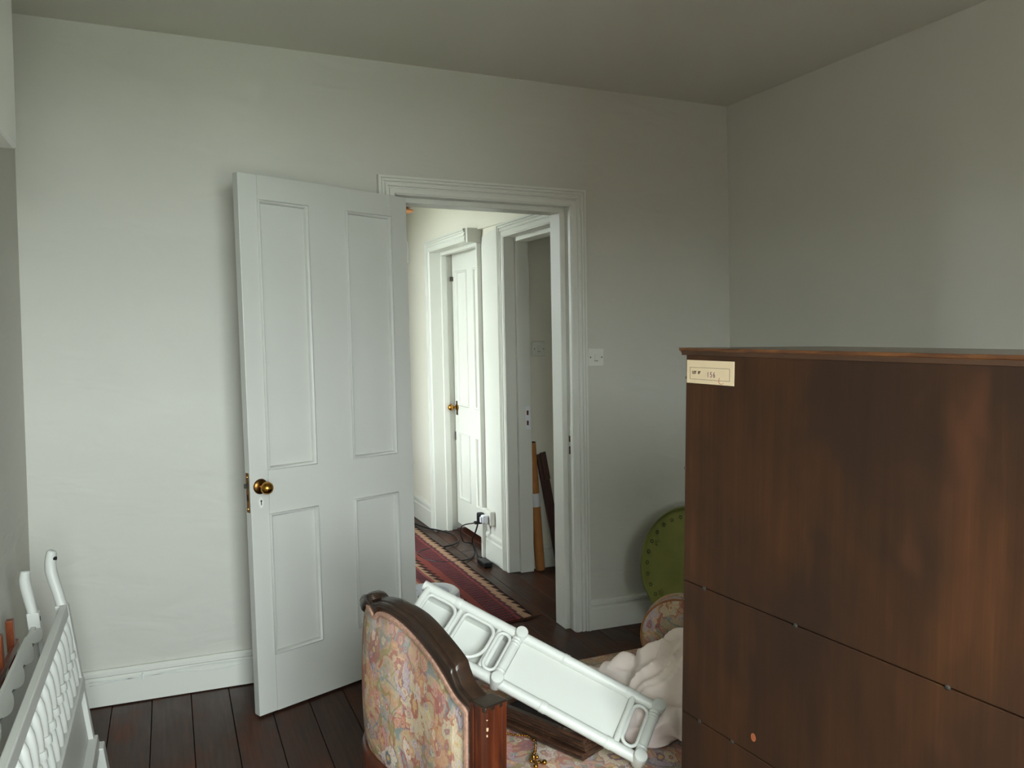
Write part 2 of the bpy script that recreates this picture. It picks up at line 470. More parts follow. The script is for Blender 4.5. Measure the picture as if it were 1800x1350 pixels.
# hall and side room
HX1, HX2 = 1.865, 1.775       # hall right wall: near block / far part
NY0, NY1 = 3.66, 4.455        # near doorway
FY0, FY1 = 4.86, 5.62         # far door
ZS = 2.072
hw = MB().box((HX1, YB+0.13, 0), (1.99, NY0-0.02, ZS)).box((HX1, NY0-0.02, 2.015), (1.99, NY1+0.02, ZS)).box((HX1, NY1+0.02, 0), (1.99, FY0, ZS))
hw.box((HX2, FY1+0.02, 0), (1.99, 7.3, ZS)).box((HX2, FY0, 2.015), (1.988, FY1+0.02, ZS))
hw.prism([(HX1, YB+0.13), (HX1, NY1), (HX2, FY1), (HX2, 7.3), (1.99, 7.3), (1.99, YB+0.13)], lambda p, q, t: (p, q, t), ZS, ZC).lean()
struct(hw.build('wall_hall_right', M['hall_wall']))
w = WIN2
struct(MB().box((0.47, YB+0.13, 0), (0.62, w['y0'], ZC)).box((0.47, w['y1'], 0), (0.62, 7.3, ZC))
       .box((0.47, w['y0'], 0), (0.62, w['y1'], w['z0'])).box((0.47, w['y0'], w['z1']), (0.62, w['y1'], ZC)).build('wall_hall_left', M['hall_wall']))
struct(MB().box((0.47, 7.3, 0), (3.8, 7.42, ZC)).build('wall_hall_end', M['hall_wall']))
struct(MB().box((1.99, 4.50, 0), (3.65, 4.62, ZC)).lean().build('wall_side_room_back', M['hall_wall']))
struct(MB().box((3.65, YB+0.0, 0), (3.8, 7.3, ZC)).build('wall_side_room_right', M['hall_wall']))
struct(MB().box((3.0, YB, 0), (3.65, YB+0.13, ZC)).build('wall_side_room_front', M['hall_wall']))

# floor: dark base with separate boards
fl = struct(MB().box((-0.62, WIN1['y']-0.15, -0.08), (3.75, 7.4, -0.022)).build('floor', M['underfloor']))
pm = {}
def plank(x0, x1, y0, y1, dz):
    key = (round(x1-x0, 3), round(y1-y0, 2))
    if key not in pm:
        o = MB().box((0, 0, -0.022), (key[0], key[1], 0)).build('plank', M['floorboard'], fl, bevel=0.0018)
        pm[key] = o
    else:
        o = pm[key].copy(); COL.objects.link(o)
    o.location = (x0, y0, dz)
    return o
x = -0.645 + 0.0; k = 0
while x < 3.7:
    wd = 0.1405
    cut = [WIN1['y']-0.12] + sorted([1.05 + 0.9*((k*7) % 5)/5.0, 3.25 + 0.5*((k*3) % 4)/4.0 if x > 1.8 else 4.9 + 0.8*((k*5) % 6)/6.0]) + [7.35]
    for y0, y1 in zip(cut[:-1], cut[1:]):
        plank(x, x+wd-0.0022, round(y0, 2), round(y1, 2)-0.003, random.uniform(-0.0012, 0))
    x += wd; k += 1

# ground outside, one storey down
struct(MB().box((-60, -60, -3.6), (60, 60, -3.4)).build('ground', M['grass']))

# unseen block added outside the window to dim the right of the room
struct(MB().box((BLOCKER_X-5, -9.0, -3.4), (BLOCKER_X, -1.6, BLOCKER_Z)).build('light_blocker', M['blocker_brick']))

# windows
def window(name, fn, a0, a1, z0, z1, parent_kind='structure'):
    e = empty(name)
    fr = MB(); t = 0.045
    for A, B in (((a0, z0), (a0+t, z1)), ((a1-t, z0), (a1, z1)), ((a0, z0), (a1, z0+t)), ((a0, z1-t), (a1, z1))):
        vs = MB().box((A[0], 0.03, A[1]), (B[0], 0.08, B[1])); fr.add([fn(*q) for q in vs.v], vs.f)
    fr.build('window_frame', M['woodwork'], e)
    zm = (z0+z1)/2
    for k, (p0, p1, dy) in enumerate(((z0+t, zm+0.02, 0.03), (zm-0.02, z1-t, 0.055))):
        s = MB()
        for A, B in (((a0+t, p0), (a0+t+0.04, p1)), ((a1-t-0.04, p0), (a1-t, p1)), ((a0+t, p0), (a1-t, p0+0.04)), ((a0+t, p1-0.04), (a1-t, p1)), (((a0+a1)/2-0.01, p0), ((a0+a1)/2+0.01, p1))):
            vs = MB().box((A[0], dy, A[1]), (B[0], dy+0.022, B[1])); s.add([fn(*q) for q in vs.v], vs.f)
        so = s.build('sash', M['woodwork'], e)
        am = (a0+a1)/2
        for q0, q1 in ((a0+t+0.04, am-0.01), (am+0.01, a1-t-0.04)):
            vs = MB().box((q0, dy+0.009, p0+0.04), (q1, dy+0.012, p1-0.04))
            MB().add([fn(*q) for q in vs.v], vs.f).build('pane', M['glass'], so)
    vs = MB().box((a0-0.05, -0.06, z0-0.03), (a1+0.05, 0.08, z0))
    MB().add([fn(*q) for q in vs.v], vs.f).build('sill', M['woodwork'], e, bevel=0.004)
    return struct(e)
window('window_1', lambda a, t, z: (a, WY-t, z), WIN1['x0'], WIN1['x1'], WIN1['z0'], WIN1['z1'])
window('window_2', lambda a, t, z: (0.62-t, a, z), WIN2['y0'], WIN2['y1'], WIN2['z0'], WIN2['z1'])

# ------------------------------------------------------------------ moulded casings
PROF = [(0, 0), (0, 0.013), (0.003, 0.016), (0.022, 0.016), (0.025, 0.011), (0.029, 0.011), (0.032, 0.019), (0.041, 0.019), (0.044, 0.013), (0.048, 0.013), (0.051, 0.022), (0.057, 0.022), (0.059, 0.018), (0.061, 0.018), (0.063, 0.025), (0.072, 0.025), (0.075, 0)]
def casing(parent, fn, a0, a1, zt, segs=(0, 1, 2), scale=1.0, zb=0.0):
    prof = [(w*scale, t) for w, t in PROF]
    pts = lambda w: [(a0-w-0.005, zb), (a0-w-0.005, zt+w+0.005), (a1+w+0.005, zt+w+0.005), (a1+w+0.005, zb)]
    for s in segs:
        m = MB(); vs = []
        for w, t in prof:
            A = pts(w)[s]; B = pts(w)[s+1]
            vs += [fn(A[0], t, A[1]), fn(B[0], t, B[1])]
        n = len(prof)
        fs = [(2*i, 2*i+1, 2*i+3, 2*i+2) for i in range(n-1)] + [(2*n-2, 2*n-1, 1, 0), tuple(range(0, 2*n, 2)), tuple(range(1, 2*n, 2))]
        m.add(vs, fs).lean()
        m.build('casing_head' if s == 1 else 'casing_side', M['woodwork'], parent)
t1 = empty('trim_1')
casing(t1, lambda a, t, z: (a, YB-t, z), OX0, OX1, OZ)
# jamb lining with door stop
def jamb(parent, boxes):
    for nm, a, b in boxes:
        MB().box(a, b).lean().build(nm, M['woodwork'], parent, bevel=0.0025)
jamb(t1, [('jamb', (OX1, YB-0.012, 0), (OX1+0.03, YB+0.145, OZ+0.02)), ('door_stop', (OX1-0.026, YB+0.045, 0), (OX1+0.001, YB+0.15, OZ-0.02)),
          ('jamb', (OX0-0.03, YB-0.004, 0), (OX0, YB+0.145, OZ+0.02)), ('door_stop', (OX0-0.001, YB+0.045, 0), (OX0+0.026, YB+0.15, OZ-0.02)),
          ('jamb_head', (OX0, YB-0.012, OZ), (OX1, YB+0.145, OZ+0.03)), ('door_stop', (OX0+0.0, YB+0.045, OZ-0.022), (OX1, YB+0.15, OZ+0.001))])
# strike plate openings in the jamb
MB().box((OX1-0.0015, YB+0.0, 0.83), (OX1+0.002, YB+0.036, 0.99)).lean().build('strike_plate', M['woodwork'], t1)
for z0, z1 in ((0.855, 0.892), (0.913, 0.942)):
    MB().box((OX1-0.0025, YB+0.012, z0), (OX1+0.002, YB+0.026, z1)).lean().build('strike_hole', M['rust'], t1)
struct(t1)

# baseboards
def baseboard(name, fn, a0, a1, h, mat='woodwork', lean=0.0):
    prof = [(0, 0), (0.020, 0), (0.020, h*0.70), (0.014, h*0.74), (0.014, h*0.80), (0.021, h*0.84), (0.021, h*0.93), (0.013, h), (0, h)]
    m = MB().prism(prof, lambda t, z, a: fn(a, t, z), a0, a1)
    if lean: m.lean(lean)
    return struct(m.build(name, M[mat], smooth=25))
baseboard('baseboard_back_left', lambda a, t, z: (a, YB-t, z+0.004), XL, OX0-0.075, 0.138)
baseboard('baseboard_back_right', lambda a, t, z: (a, YB-t, z), OX1+0.074, XR-0.02, 0.145)
baseboard('baseboard_left', lambda a, t, z: (XL+t, a, z), WY, YB-0.02, 0.138)
baseboard('baseboard_right', lambda a, t, z: (XR-t-0.004, a, z), WY, YB-0.02, 0.138)
baseboard('baseboard_hall_far', lambda a, t, z: (HX2-t, a, z), FY1+0.075, 7.28, 0.172)
baseboard('baseboard_hall_near', lambda a, t, z: (HX1-t, a, z), NY1+0.078, FY0, 0.172)
baseboard('baseboard_side_room', lambda a, t, z: (a, 4.50-t, z), 2.0, 3.64, 0.14)

# boxing high on the left wall near the window
struct(MB().box((XL, -0.2, 1.805), (-0.278, 2.0, ZC)).build('trim_4', M['woodwork'], bevel=0.006))

# ------------------------------------------------------------------ panelled doors
def door(name, P0, d, n, W, Hd, z0, lean_s, pans, thick=0.036, paint='door_paint', xs=None):
    """P0 foot of free edge, d along leaf, n face normal"""
    P0 = Vector(P0); d = Vector(d).normalized(); n = Vector(n).normalized(); e = empty(name)
    T = lambda s, t, z: P0 + d*(s + lean_s*z) + n*t + Vector((0, 0, z))
    def bx(nm, a, b, mat=paint, par=None, bevel=0.0):
        m = MB().box(a, b); return MB().add([T(*q) for q in m.v], m.f).build(nm, M[mat], par or e, bevel=bevel)
    (a0, a1), (b0, b1) = xs
    (l0, l1), (u0, u1) = pans
    bx('stile', (0, -thick, z0), (a0, 0, Hd), bevel=0.002); bx('stile', (b1, -thick, z0), (W, 0, Hd), bevel=0.002)
    bx('bottom_rail', (a0, -thick, z0), (b1, 0, l0)); bx('lock_rail', (a0, -thick, l1), (b1, 0, u0)); bx('top_rail', (a0, -thick, u1), (b1, 0, Hd))
    bx('mullion', (a1, -thick, l0), (b0, 0, l1)); bx('mullion', (a1, -thick, u0), (b0, 0, u1))
    for s0, s1 in xs:
        for q0, q1 in pans:
            pn = bx('panel', (s0-0.002, -thick+0.012, q0-0.002), (s1+0.002, -0.009, q1+0.002))
            # raised bead moulding, mitred
            prof = [(0.0, -0.001), (0.001, 0.007), (0.005, 0.010), (0.010, 0.007), (0.012, 0.000), (0.014, -0.009), (0.0, -0.009)]
            m = MB(); cs = lambda k: [(s0-0.004+k, q0-0.004+k), (s1+0.004-k, q0-0.004+k), (s1+0.004-k, q1+0.004-k), (s0-0.004+k, q1+0.004-k)]
            vs = [T(cs(k)[c][0], t, cs(k)[c][1]) for k, t in prof for c in range(4)]
            fs = [(i*4+c, i*4+(c+1) % 4, ((i+1) % 7)*4+(c+1) % 4, ((i+1) % 7)*4+c) for i in range(7) for c in range(4)]
            m.add(vs, fs).build('panel_moulding', M[paint], pn, smooth=50)
    return e, T, bx
dd = Vector((0.917, 0.398, 0)).normalized()
e1, T1, bx1 = door('door_1', (0.286, 3.092, 0), dd, (dd.y, -dd.x, 0), 0.757, 1.992, 0.008, -0.0245,
                   [(0.228, 0.756), (0.925, 1.902)], xs=[(0.074, 0.277), (0.452, 0.668)])
def knob(T, par, s, z, t0=0.0, mat='brass'):
    nrm = (T(s, 0.1, z) - T(s, 0, z)).normalized()
    ro = MB().lathe([(0.028, 0), (0.0285, 0.003), (0.026, 0.006), (0.018, 0.009), (0.012, 0.011)], T(s, t0, z), nrm, 28).build('rose', M['dark_brass'], par, smooth=60)
    MB().lathe([(0.010, 0.008), (0.0085, 0.018), (0.009, 0.026), (0.015, 0.031), (0.021, 0.038), (0.0235, 0.047), (0.022, 0.056), (0.016, 0.064), (0.008, 0.0685), (0.001, 0.070)], T(s, t0, z), nrm, 28).build('knob', M[mat], ro, smooth='all')
knob(T1, e1, 0.040, 0.866)
lp = bx1('lock_plate', (-0.002, -0.028, 0.772), (0.002, -0.008, 0.918), 'dark_brass', bevel=0.001)
bx1('latch', (-0.011, -0.026, 0.862), (0.0, -0.011, 0.878), 'iron', lp); bx1('bolt_slot', (-0.003, -0.021, 0.815), (0.0, -0.014, 0.838), 'hole', lp)
for z in (0.785, 0.903): MB().lathe([(0.0035, 0), (0.003, 0.001)], T1(-0.002, -0.018, z), -dd, 10).build('screw', M['brass'], lp)
kp = MB().prism([(0.040+0.010*math.cos(t)*1.0, 0.806+0.021*math.sin(t)) for t in [2*math.pi*i/20 for i in range(20)]], lambda a, b, t: T1(a, t, b), 0, 0.0025).build('keyhole_plate', M['woodwork'], e1, bevel=0.0008)
MB().prism([(0.0435*1-0.0035+0.0035*math.cos(t), 0.812+0.0035*math.sin(t)) for t in [2*math.pi*i/10 for i in range(10)]], lambda a, b, t: T1(a, t, b), 0.0025, 0.003).build('keyhole', M['hole'], kp)
bx1('keyhole', (0.0385, 0.0025, 0.797), (0.0415, 0.003, 0.812), 'hole', kp)
for z in (0.22, 1.72):
    MB().tube([T1(0.760, -0.004, z), T1(0.760, -0.004, z+0.09)], 0.006, 10).build('hinge', M['woodwork'], e1)
struct(e1)

# far hall door, closed, seen at a steep angle
T2o = Vector((1.93, FY1-0.03, 0))
e2, T2, bx2 = door('door_2', (1.93, FY1-0.006, 0), (0, -1, 0), (-1, 0, 0), 0.745, 1.992, 0.055, 0.0,
                   [(0.25, 0.72), (0.92, 1.86)], xs=[(0.085, 0.30), (0.43, 0.65)], paint='woodwork')
for o in e2.children_recursive:
    if o.type == 'MESH':
        for vt in o.data.vertices: vt.co.x += LEAN*vt.co.z
T2l = lambda s, t, z: T2(s, t, z) + Vector((LEAN*z, 0, 0))
knob(T2l, e2, 0.045, 0.90)
m = MB().box((0.028, 0.0, 0.845), (0.062, 0.003, 0.945)); MB().add([T2l(*q) for q in m.v], m.f).build('finger_plate', M['dark_brass'], e2)
m = MB().box((0.0, 0.0, 1.80), (0.022, 0.018, 1.83)); MB().add([T2l(*q) for q in m.v], m.f).build('bolt', M['iron'], e2)
m = MB().box((-0.002, 0.0, 0.66), (0.006, 0.006, 0.72)); MB().add([T2l(*q) for q in m.v], m.f).build('latch_plate', M['iron'], e2)
struct(e2)
t2 = empty('trim_2')
casing(t2, lambda a, t, z: (HX2-t, a, z), FY0, FY1, 2.0, (1, 2))
for o in t2.children:
    if o.name.startswith('casing_head'):
        for vt in o.data.vertices: vt.co.y = max(vt.co.y, FY0-0.001)
jamb(t2, [('jamb', (HX2-0.012, FY1, 0), (1.99, FY1+0.03, 2.02)), ('door_stop', (HX2+0.07, FY1-0.022, 0), (HX2+0.11, FY1+0.001, 1.99)),
          ('jamb_head', (HX2-0.012, FY0, 2.0), (1.99, FY1, 2.03)), ('door_stop', (HX2+0.07, FY0, 1.978), (HX2+0.11, FY1, 2.001)),
          ('corner_block', (1.768, FY0-0.03, 1.992), (1.868, FY0-0.0015, 2.080)), ('jamb', (1.828, FY0-0.03, 0), (1.868, FY0-0.001, 1.990)),
          ('threshold', (1.925, FY0, -0.01), (1.985, FY1, 0.012))])
for o in t2.children:
    if o.name.startswith('threshold'): o.data.materials[0] = M['board_wood']
struct(t2)
t3 = empty('trim_3')
casing(t3, lambda a, t, z: (HX1-t, a, z), NY0, NY1, 1.985, (0, 1, 2), 1.0)
jamb(t3, [('jamb', (HX1-0.012, NY1, 0), (2.004, NY1+0.03, 2.0)), ('door_stop', (HX1+0.055, NY1-0.026, 0), (2.004, NY1+0.001, 1.965)),
          ('jamb_head', (HX1-0.012, NY0, 1.985), (2.004, NY1, 2.01)), ('door_stop', (HX1+0.055, NY0, 1.962), (2.004, NY1, 1.986)),
          ('jamb', (HX1-0.012, NY0-0.03, 0), (2.004, NY0, 2.0))])
MB().box((1.965, NY1-0.0275, 0.86), (1.995, NY1-0.0255, 1.0)).lean().build('strike_plate', M['white_plastic'], t3)
for z0, z1 in ((0.885, 0.912), (0.945, 0.972)):
    MB().box((1.972, NY1-0.0285, z0), (1.984, NY1-0.0265, z1)).lean().build('strike_hole', M['rust'], t3)
struct(t3)
# white boarding between the two hall doors
struct(MB().prism([(NY1+0.07, 0.0), (FY0+0.0, 0.0), (FY0+0.0, 2.035), (FY0-0.09, 2.028), (FY0-0.2, 2.045), (NY1+0.07, 2.052)], lambda a, b, t: (HX1-t+LEAN*b, a, b), -0.002, 0.007).build('trim_5', M['woodwork']))

# ------------------------------------------------------------------ switches, socket, cables
def switch(name, fn, label, group=None):
    e = empty(name)
    def bx(nm, a, b, mat, bev=0.0):
        m = MB().box(a, b); return MB().add([fn(*q) for q in m.v], m.f).build(nm, M[mat], e, bevel=bev)
    bx('plate', (-0.043, 0, -0.043), (0.043, 0.010, 0.043), 'switch_plastic', 0.004)
    rk = MB(); m = MB().box((-0.009, 0.010, -0.016), (0.009, 0.0135, 0.016)); rk.add([fn(*q) for q in m.v], m.f).build('rocker', M['switch_plastic'], e, bevel=0.002)
    bx('rocker_shadow_gap', (-0.0095, 0.0095, -0.0185), (0.0095, 0.0105, -0.0160), 'iron')
    for s in (-1, 1):
        c = Vector(fn(s*0.030, 0.010, 0.0)); nrm = Vector(fn(0, 1, 0)) - Vector(fn(0, 0, 0))
        MB().lathe([(0.0034, -0.001), (0.0034, 0.0006)], c, nrm, 12).build('screw', M['iron'], e)
    return tag(e, label, 'light switch')
switch('light_switch', lambda a, t, z: (1.8985+LEAN*1.31+a, YB-t, 1.313+z), 'white square light switch on the wall beside the open door frame')
switch('light_switch', lambda a, t, z: (2.088+LEAN*1.33+a, 4.50-t, 1.335+z), 'white light switch on the dim wall seen through the inner hall doorway')

# double socket on the hall block with two plugs
so = empty('wall_socket')
sx = HX1-0.007
m = MB().box((sx-0.034, 4.68, 0.235), (sx, 4.83, 0.325)).lean(); m.build('back_box', M['switch_plastic'], so, bevel=0.006)
tag(so, 'white double wall socket low on the hall wall above the skirting', 'socket')
pw = empty('white_plug')
MB().box((sx-0.075, 4.70, 0.250), (sx-0.036, 4.745, 0.300)).lean().build('plug_body', M['white_plastic'], pw, bevel=0.008)
MB().box((sx-0.085, 4.712, 0.256), (sx-0.074, 4.733, 0.290)).lean().build('grip', M['white_plastic'], pw, bevel=0.003)
tag(pw, 'white plug pushed into the hall wall socket', 'plug')
pb = empty('black_plug')
MB().box((sx-0.078, 4.765, 0.243), (sx-0.036, 4.812, 0.303)).lean().build('plug_body', M['black_plastic'], pb, bevel=0.010)
MB().box((sx-0.10, 4.775, 0.232), (sx-0.05, 4.802, 0.250)).lean().build('cord_grip', M['black_plastic'], pb, bevel=0.004)
tag(pb, 'black plug pushed into the hall wall socket beside the white plug', 'plug')

def smooth_path(pts, n=8, closed=False):
    pts = [Vector(p) for p in pts]; out = []; N = len(pts)
    rng = range(N) if closed else range(N-1)
    for i in rng:
        if closed: p0, p1, p2, p3 = pts[i-1], pts[i], pts[(i+1) % N], pts[(i+2) % N]
        else: p0, p1, p2, p3 = pts[max(i-1, 0)], pts[i], pts[i+1], pts[min(i+2, N-1)]
        for k in range(n):
            t = k/n
            out.append(0.5*((2*p1) + (-p0+p2)*t + (2*p0-5*p1+4*p2-p3)*t*t + (-p0+3*p1-3*p2+p3)*t*t*t))
    if not closed: out.append(pts[-1])
    return out
plugpt = Vector((sx-0.075+LEAN*0.24, 4.79, 0.236))
cab = [plugpt, plugpt+Vector((-0.015, 0.0, -0.05)), Vector((1.78, 4.90, 0.10))] + [onz(a, b, 0.012) for a, b in ((834, 976), (812, 985.5), (777, 988), (748, 983), (734, 973), (746, 966.5), (775, 962), (797, 957), (806, 950), (797, 940.5), (775, 933), (750, 928), (722, 918))]
tag(MB().tube(smooth_path(cab, 8), 0.0052, 8).build('power_cable', M['black_plastic'], smooth='all'), 'black cable looping from the socket over the rug to behind the door', 'cable')
cab2 = [plugpt+Vector((-0.02, 0.015, 0.0)), Vector((1.74, 5.0, 0.17)), Vector((1.76, 5.02, 0.07)), onz(828, 955, 0.006), onz(838, 967, 0.006), onz(841, 976, 0.02), onz(846, 980, 0.03)]
tag(MB().tube(smooth_path(cab2, 8), 0.004, 8).build('adapter_cable', M['black_plastic'], smooth='all'), 'thin black lead hanging from the socket to the adapter box', 'cable')
ad = empty('power_adapter'); a0 = onz(853, 992, 0.0)
MB().box((1.745, 4.60, 0.001), (1.805, 4.72, 0.034)).build('adapter_body', M['black_plastic'], ad, bevel=0.006)
MB().box((1.758, 4.715, 0.010), (1.775, 4.745, 0.024)).build('strain_relief', M['black_plastic'], ad, bevel=0.002)
tag(ad, 'small black power adapter on the hall floor below the socket', 'adapter')

# thin white wires clipped along the left skirting
wr = empty('skirting_wire')
def wire(off, sag):
    pts = []
    for i in range(26):
        x = -0.30 + i*0.0255
        t = max(0.0, math.sin((x-0.02)*math.pi/0.34)) if 0.02 < x < 0.36 else 0.0
        pts.append((x, YB-0.0235-0.002*abs(off), 0.098 + (x+0.3)*0.012 + off*0.004*math.sin(x*14) - sag*t*0.013 + off*0.003))
    return pts
MB().tube(wire(1, 0.0), 0.0016, 6).build('wire', M['cord_white'], wr, smooth='all')
MB().tube(wire(-1, 1.0), 0.0016, 6).build('wire', M['cord_white'], wr, smooth='all')
for x in (-0.115, 0.36): MB().box((x-0.003, YB-0.028, 0.090), (x+0.003, YB-0.02, 0.112)).build('cable_clip', M['cord_white'], wr, bevel=0.001)
tag(wr, 'thin white wires clipped along the top of the skirting left of the door', 'wire')

# copper coloured shade peeping past the door
lm = empty('pendant_lamp'); lc = Vector((1.318, 4.9, 2.172))
MB().lathe([(0.012, 0.06), (0.045, 0.06), (0.050, 0.02), (0.060, 0.008), (0.086, 0.0), (0.084, -0.008), (0.05, -0.004), (0.012, 0.0)], lc, (0, 0, 1), 28).build('shade', M['copper_shade'], lm, smooth=50)
MB().tube([lc+Vector((0, 0, 0.05)), Vector((lc.x, lc.y, ZC-0.02))], 0.004, 8).build('flex', M['white_plastic'], lm)
MB().lathe([(0.045, 0), (0.045, -0.012), (0.012, -0.03)], (lc.x, lc.y, ZC), (0, 0, 1), 20).build('ceiling_rose', M['white_plastic'], lm)
tag(lm, 'orange lamp shade hanging in the hall just past the top corner of the open door', 'lamp')

# ------------------------------------------------------------------ hall things: runner, tub, tube, board
rg = empty('kilim_rug')
RX1, RW, RY0, RY1 = 1.665, 0.67, 3.70, 6.9
def rugpt(a, b):
    x = RX1 - RW*a + 0.006*math.sin(b*9+a*2); y = RY0 + (RY1-RY0)*b - 0.04*math.sin(a*3.0)
    return (x, y, 0.006 + 0.0035*math.sin(a*9+b*31)*math.sin(b*17) + (0.002 if b > 0 else 0))
g = MB().grid(rugpt, 24, 90, lambda a, b: (a*RW, b*(RY1-RY0)))
ro = g.build('weave', M['kilim'], rg, smooth='all', recalc=False)
sd = ro.modifiers.new('thick', 'SOLIDIFY'); sd.thickness = 0.005; sd.offset = -1
fr = MB().grid(lambda a, b: (RX1+0.05*(1-a)*(1-b) - RW*a, RY0 - 0.04*math.sin(a*3.0) - 0.035*b*(1+0.25*math.sin(a*23)) + 0.02*(1-a)*b, 0.0075 - 0.003*b + 0.004*math.sin(a*21)*b), 30, 3)
fo = fr.build('end_band', M['rug_edge'], rg, smooth='all', recalc=False); sd = fo.modifiers.new('thick', 'SOLIDIFY'); sd.thickness = 0.004
tag(rg, 'red and navy patterned kilim runner along the hall floor', 'rug')

tb = empty('plastic_tub')
tc_ = Vector((1.155, 3.95, 0.0))
def oval(prof, seg=40, ex=1.55, ey=1.0):
    m = MB(); vs = []
    for r, h in prof:
        for k in range(seg):
            t = 2*math.pi*k/seg; ct, st = math.cos(t), math.sin(t)
            q = (abs(ct)**3 + abs(st)**3)**(-1/3)
            vs.append(tc_ + Vector((r*ex*ct*q, r*ey*st*q, h)))
    n = len(prof)
    fs = [(i*seg+k, i*seg+(k+1) % seg, (i+1)*seg+(k+1) % seg, (i+1)*seg+k) for i in range(n-1) for k in range(seg)]
    return m.add(vs, fs)
MB_t = oval([(0.001, 0.004), (0.085, 0.004), (0.100, 0.03), (0.104, 0.075), (0.122, 0.080), (0.128, 0.088), (0.126, 0.118), (0.118, 0.124), (0.102, 0.124), (0.094, 0.118), (0.090, 0.06), (0.080, 0.016), (0.001, 0.014)])
MB_t.build('tub_body', M['white_plastic'], tb, smooth=50)
oval([(0.001, 0.072), (0.060, 0.078), (0.0885, 0.070), (0.060, 0.060), (0.001, 0.058)]).build('grey_lining', M['grey_plastic'], tb, smooth='all')
tag(tb, 'white plastic tub with rounded rim on the hall rug behind the door', 'tub')

ct = empty('cardboard_tube')
b0, b1 = Vector((2.055, 4.452, 0.0)), Vector((1.998, 4.468, 0.775))
ax = (b1-b0)
MB().tube([b0, b1], 0.029, 20).build('tube_body', M['cardboard'], ct, smooth=40)
MB().tube([b0+ax*0.50, b0+ax*0.605], 0.0296, 20, cap=False).build('label_band', M['tape'], ct, smooth=40)
MB().lathe([(0.0285, 0), (0.0285, 0.002)], b1, ax, 20).build('end_cap', M['dark_web'], ct)
tag(ct, 'brown cardboard tube with white band leaning in the inner doorway', 'tube')
bd = empty('wooden_board')
o0 = Vector((2.195, 4.455, 0.0)); ux = (Vector((2.065, 4.480, 0.70)) - o0); L = ux.length; ux.normalize(); vy = Vector((0, 1, 0)); vy = (vy - ux*vy.dot(ux)).normalized(); wx = ux.cross(vy)
MB().obox(o0, (wx, vy, ux), (-0.028, -0.012, 0.0), (0.028, 0.008, L)).build('board', M['board_wood'], bd, bevel=0.002)
MB().obox(o0, (wx, vy, ux), (-0.030, -0.020, L-0.16), (0.008, -0.010, L+0.01)).build('batten', M['board_wood'], bd, bevel=0.002)
tag(bd, 'dark red wooden board leaning behind the cardboard tube', 'board')

# ------------------------------------------------------------------ green tray behind the chest
gt_ = empty('metal_tray')
tc0 = Vector((2.345, 3.335, 0.287)); tl = R(13)
tn = Vector((0.0, -math.cos(tl), math.sin(tl))); tu = Vector((1, 0, 0)); tv = tn.cross(tu); tv = tv if tv.z > 0 else -tv
MB().lathe([(0.001, -0.004), (0.262, -0.004), (0.270, -0.001), (0.279, 0.022), (0.284, 0.025), (0.287, 0.022), (0.284, 0.016), (0.272, -0.008), (0.255, -0.010), (0.001, -0.010)], tc0, tn, 72).build('tray_body', M['green_tin'], gt_, smooth=45)
TP = lambda r, a, h: tc0 + (tu*math.cos(a) + tv*math.sin(a))*r + tn*h
for k in range(28):
    a = 2*math.pi*k/28 + 0.06; m = MB()
    c = TP(0.236, a, 0)
    for j in range(5):
        b = 2*math.pi*j/5 + k
        m.lathe([(0.0032, -0.0038), (0.0032, -0.0032)], c + (tu*math.cos(b) + tv*math.sin(b))*0.0072, tn, 7)
    o = m.build('pierced_flower', M['dark_green'], gt_); o['kind'] = 'stuff'
for a in (R(142), R(212), R(30), R(-40)):
    m = MB(); c = TP(0.205, a, 0.0)
    for j in range(5):
        b = 2*math.pi*j/5 + a
        m.ball(c + (tu*math.cos(b) + tv*math.sin(b))*0.011, (0.007, 0.005, 0.007), 10, 6)
    m.ball(c, (0.006, 0.006, 0.006), 10, 6)
    o = m.build('raised_flower', M['green_tin'], gt_, smooth='all'); o['kind'] = 'stuff'
tag(gt_, 'round olive green metal tray leaning against the back wall behind the chest', 'tray')

# ------------------------------------------------------------------ daybed
db = empty('daybed')
# end panel: plan line from near post to far post, with heights of rail and fabric
PL = [(0.571, 1.557, .662, .640), (0.5575, 1.596, .680, .652), (0.551, 1.616, .705, .662), (0.547, 1.630, .722, .672), (0.532, 1.696, .747, .708), (0.515, 1.804, .768, .732), (0.485, 1.881, .779, .7546),
      (0.4705, 1.938, .772, .750), (0.4640, 1.966, .764, .732), (0.4585, 1.997, .770, .748), (0.455, 2.035, .763, .736), (0.462, 2.10, .730, .700), (0.49, 2.165, .69, .665), (0.525, 2.20, .64, .615)]
SP = [Vector((a, b, c)) for a, b, c, _ in PL]; SF = [Vector((a, b, d)) for a, b, _, d in PL]
TOPP, FABP = smooth_path(SP, 6), smooth_path(SF, 6)
NP = len(TOPP)
nrm = []
for i in range(NP):
    t = TOPP[min(i+1, NP-1)] - TOPP[max(i-1, 0)]; t.z = 0; t.normalize()
    nrm.append(Vector((-t.y, t.x, 0)))
nrm = [(nrm[max(i-2, 0)] + nrm[max(i-1, 0)] + nrm[i] + nrm[min(i+1, NP-1)] + nrm[min(i+2, NP-1)]).normalized() for i in range(NP)]
arc = [0.0]
for i in range(1, NP): arc.append(arc[-1] + (TOPP[i].xy - TOPP[i-1].xy).length)
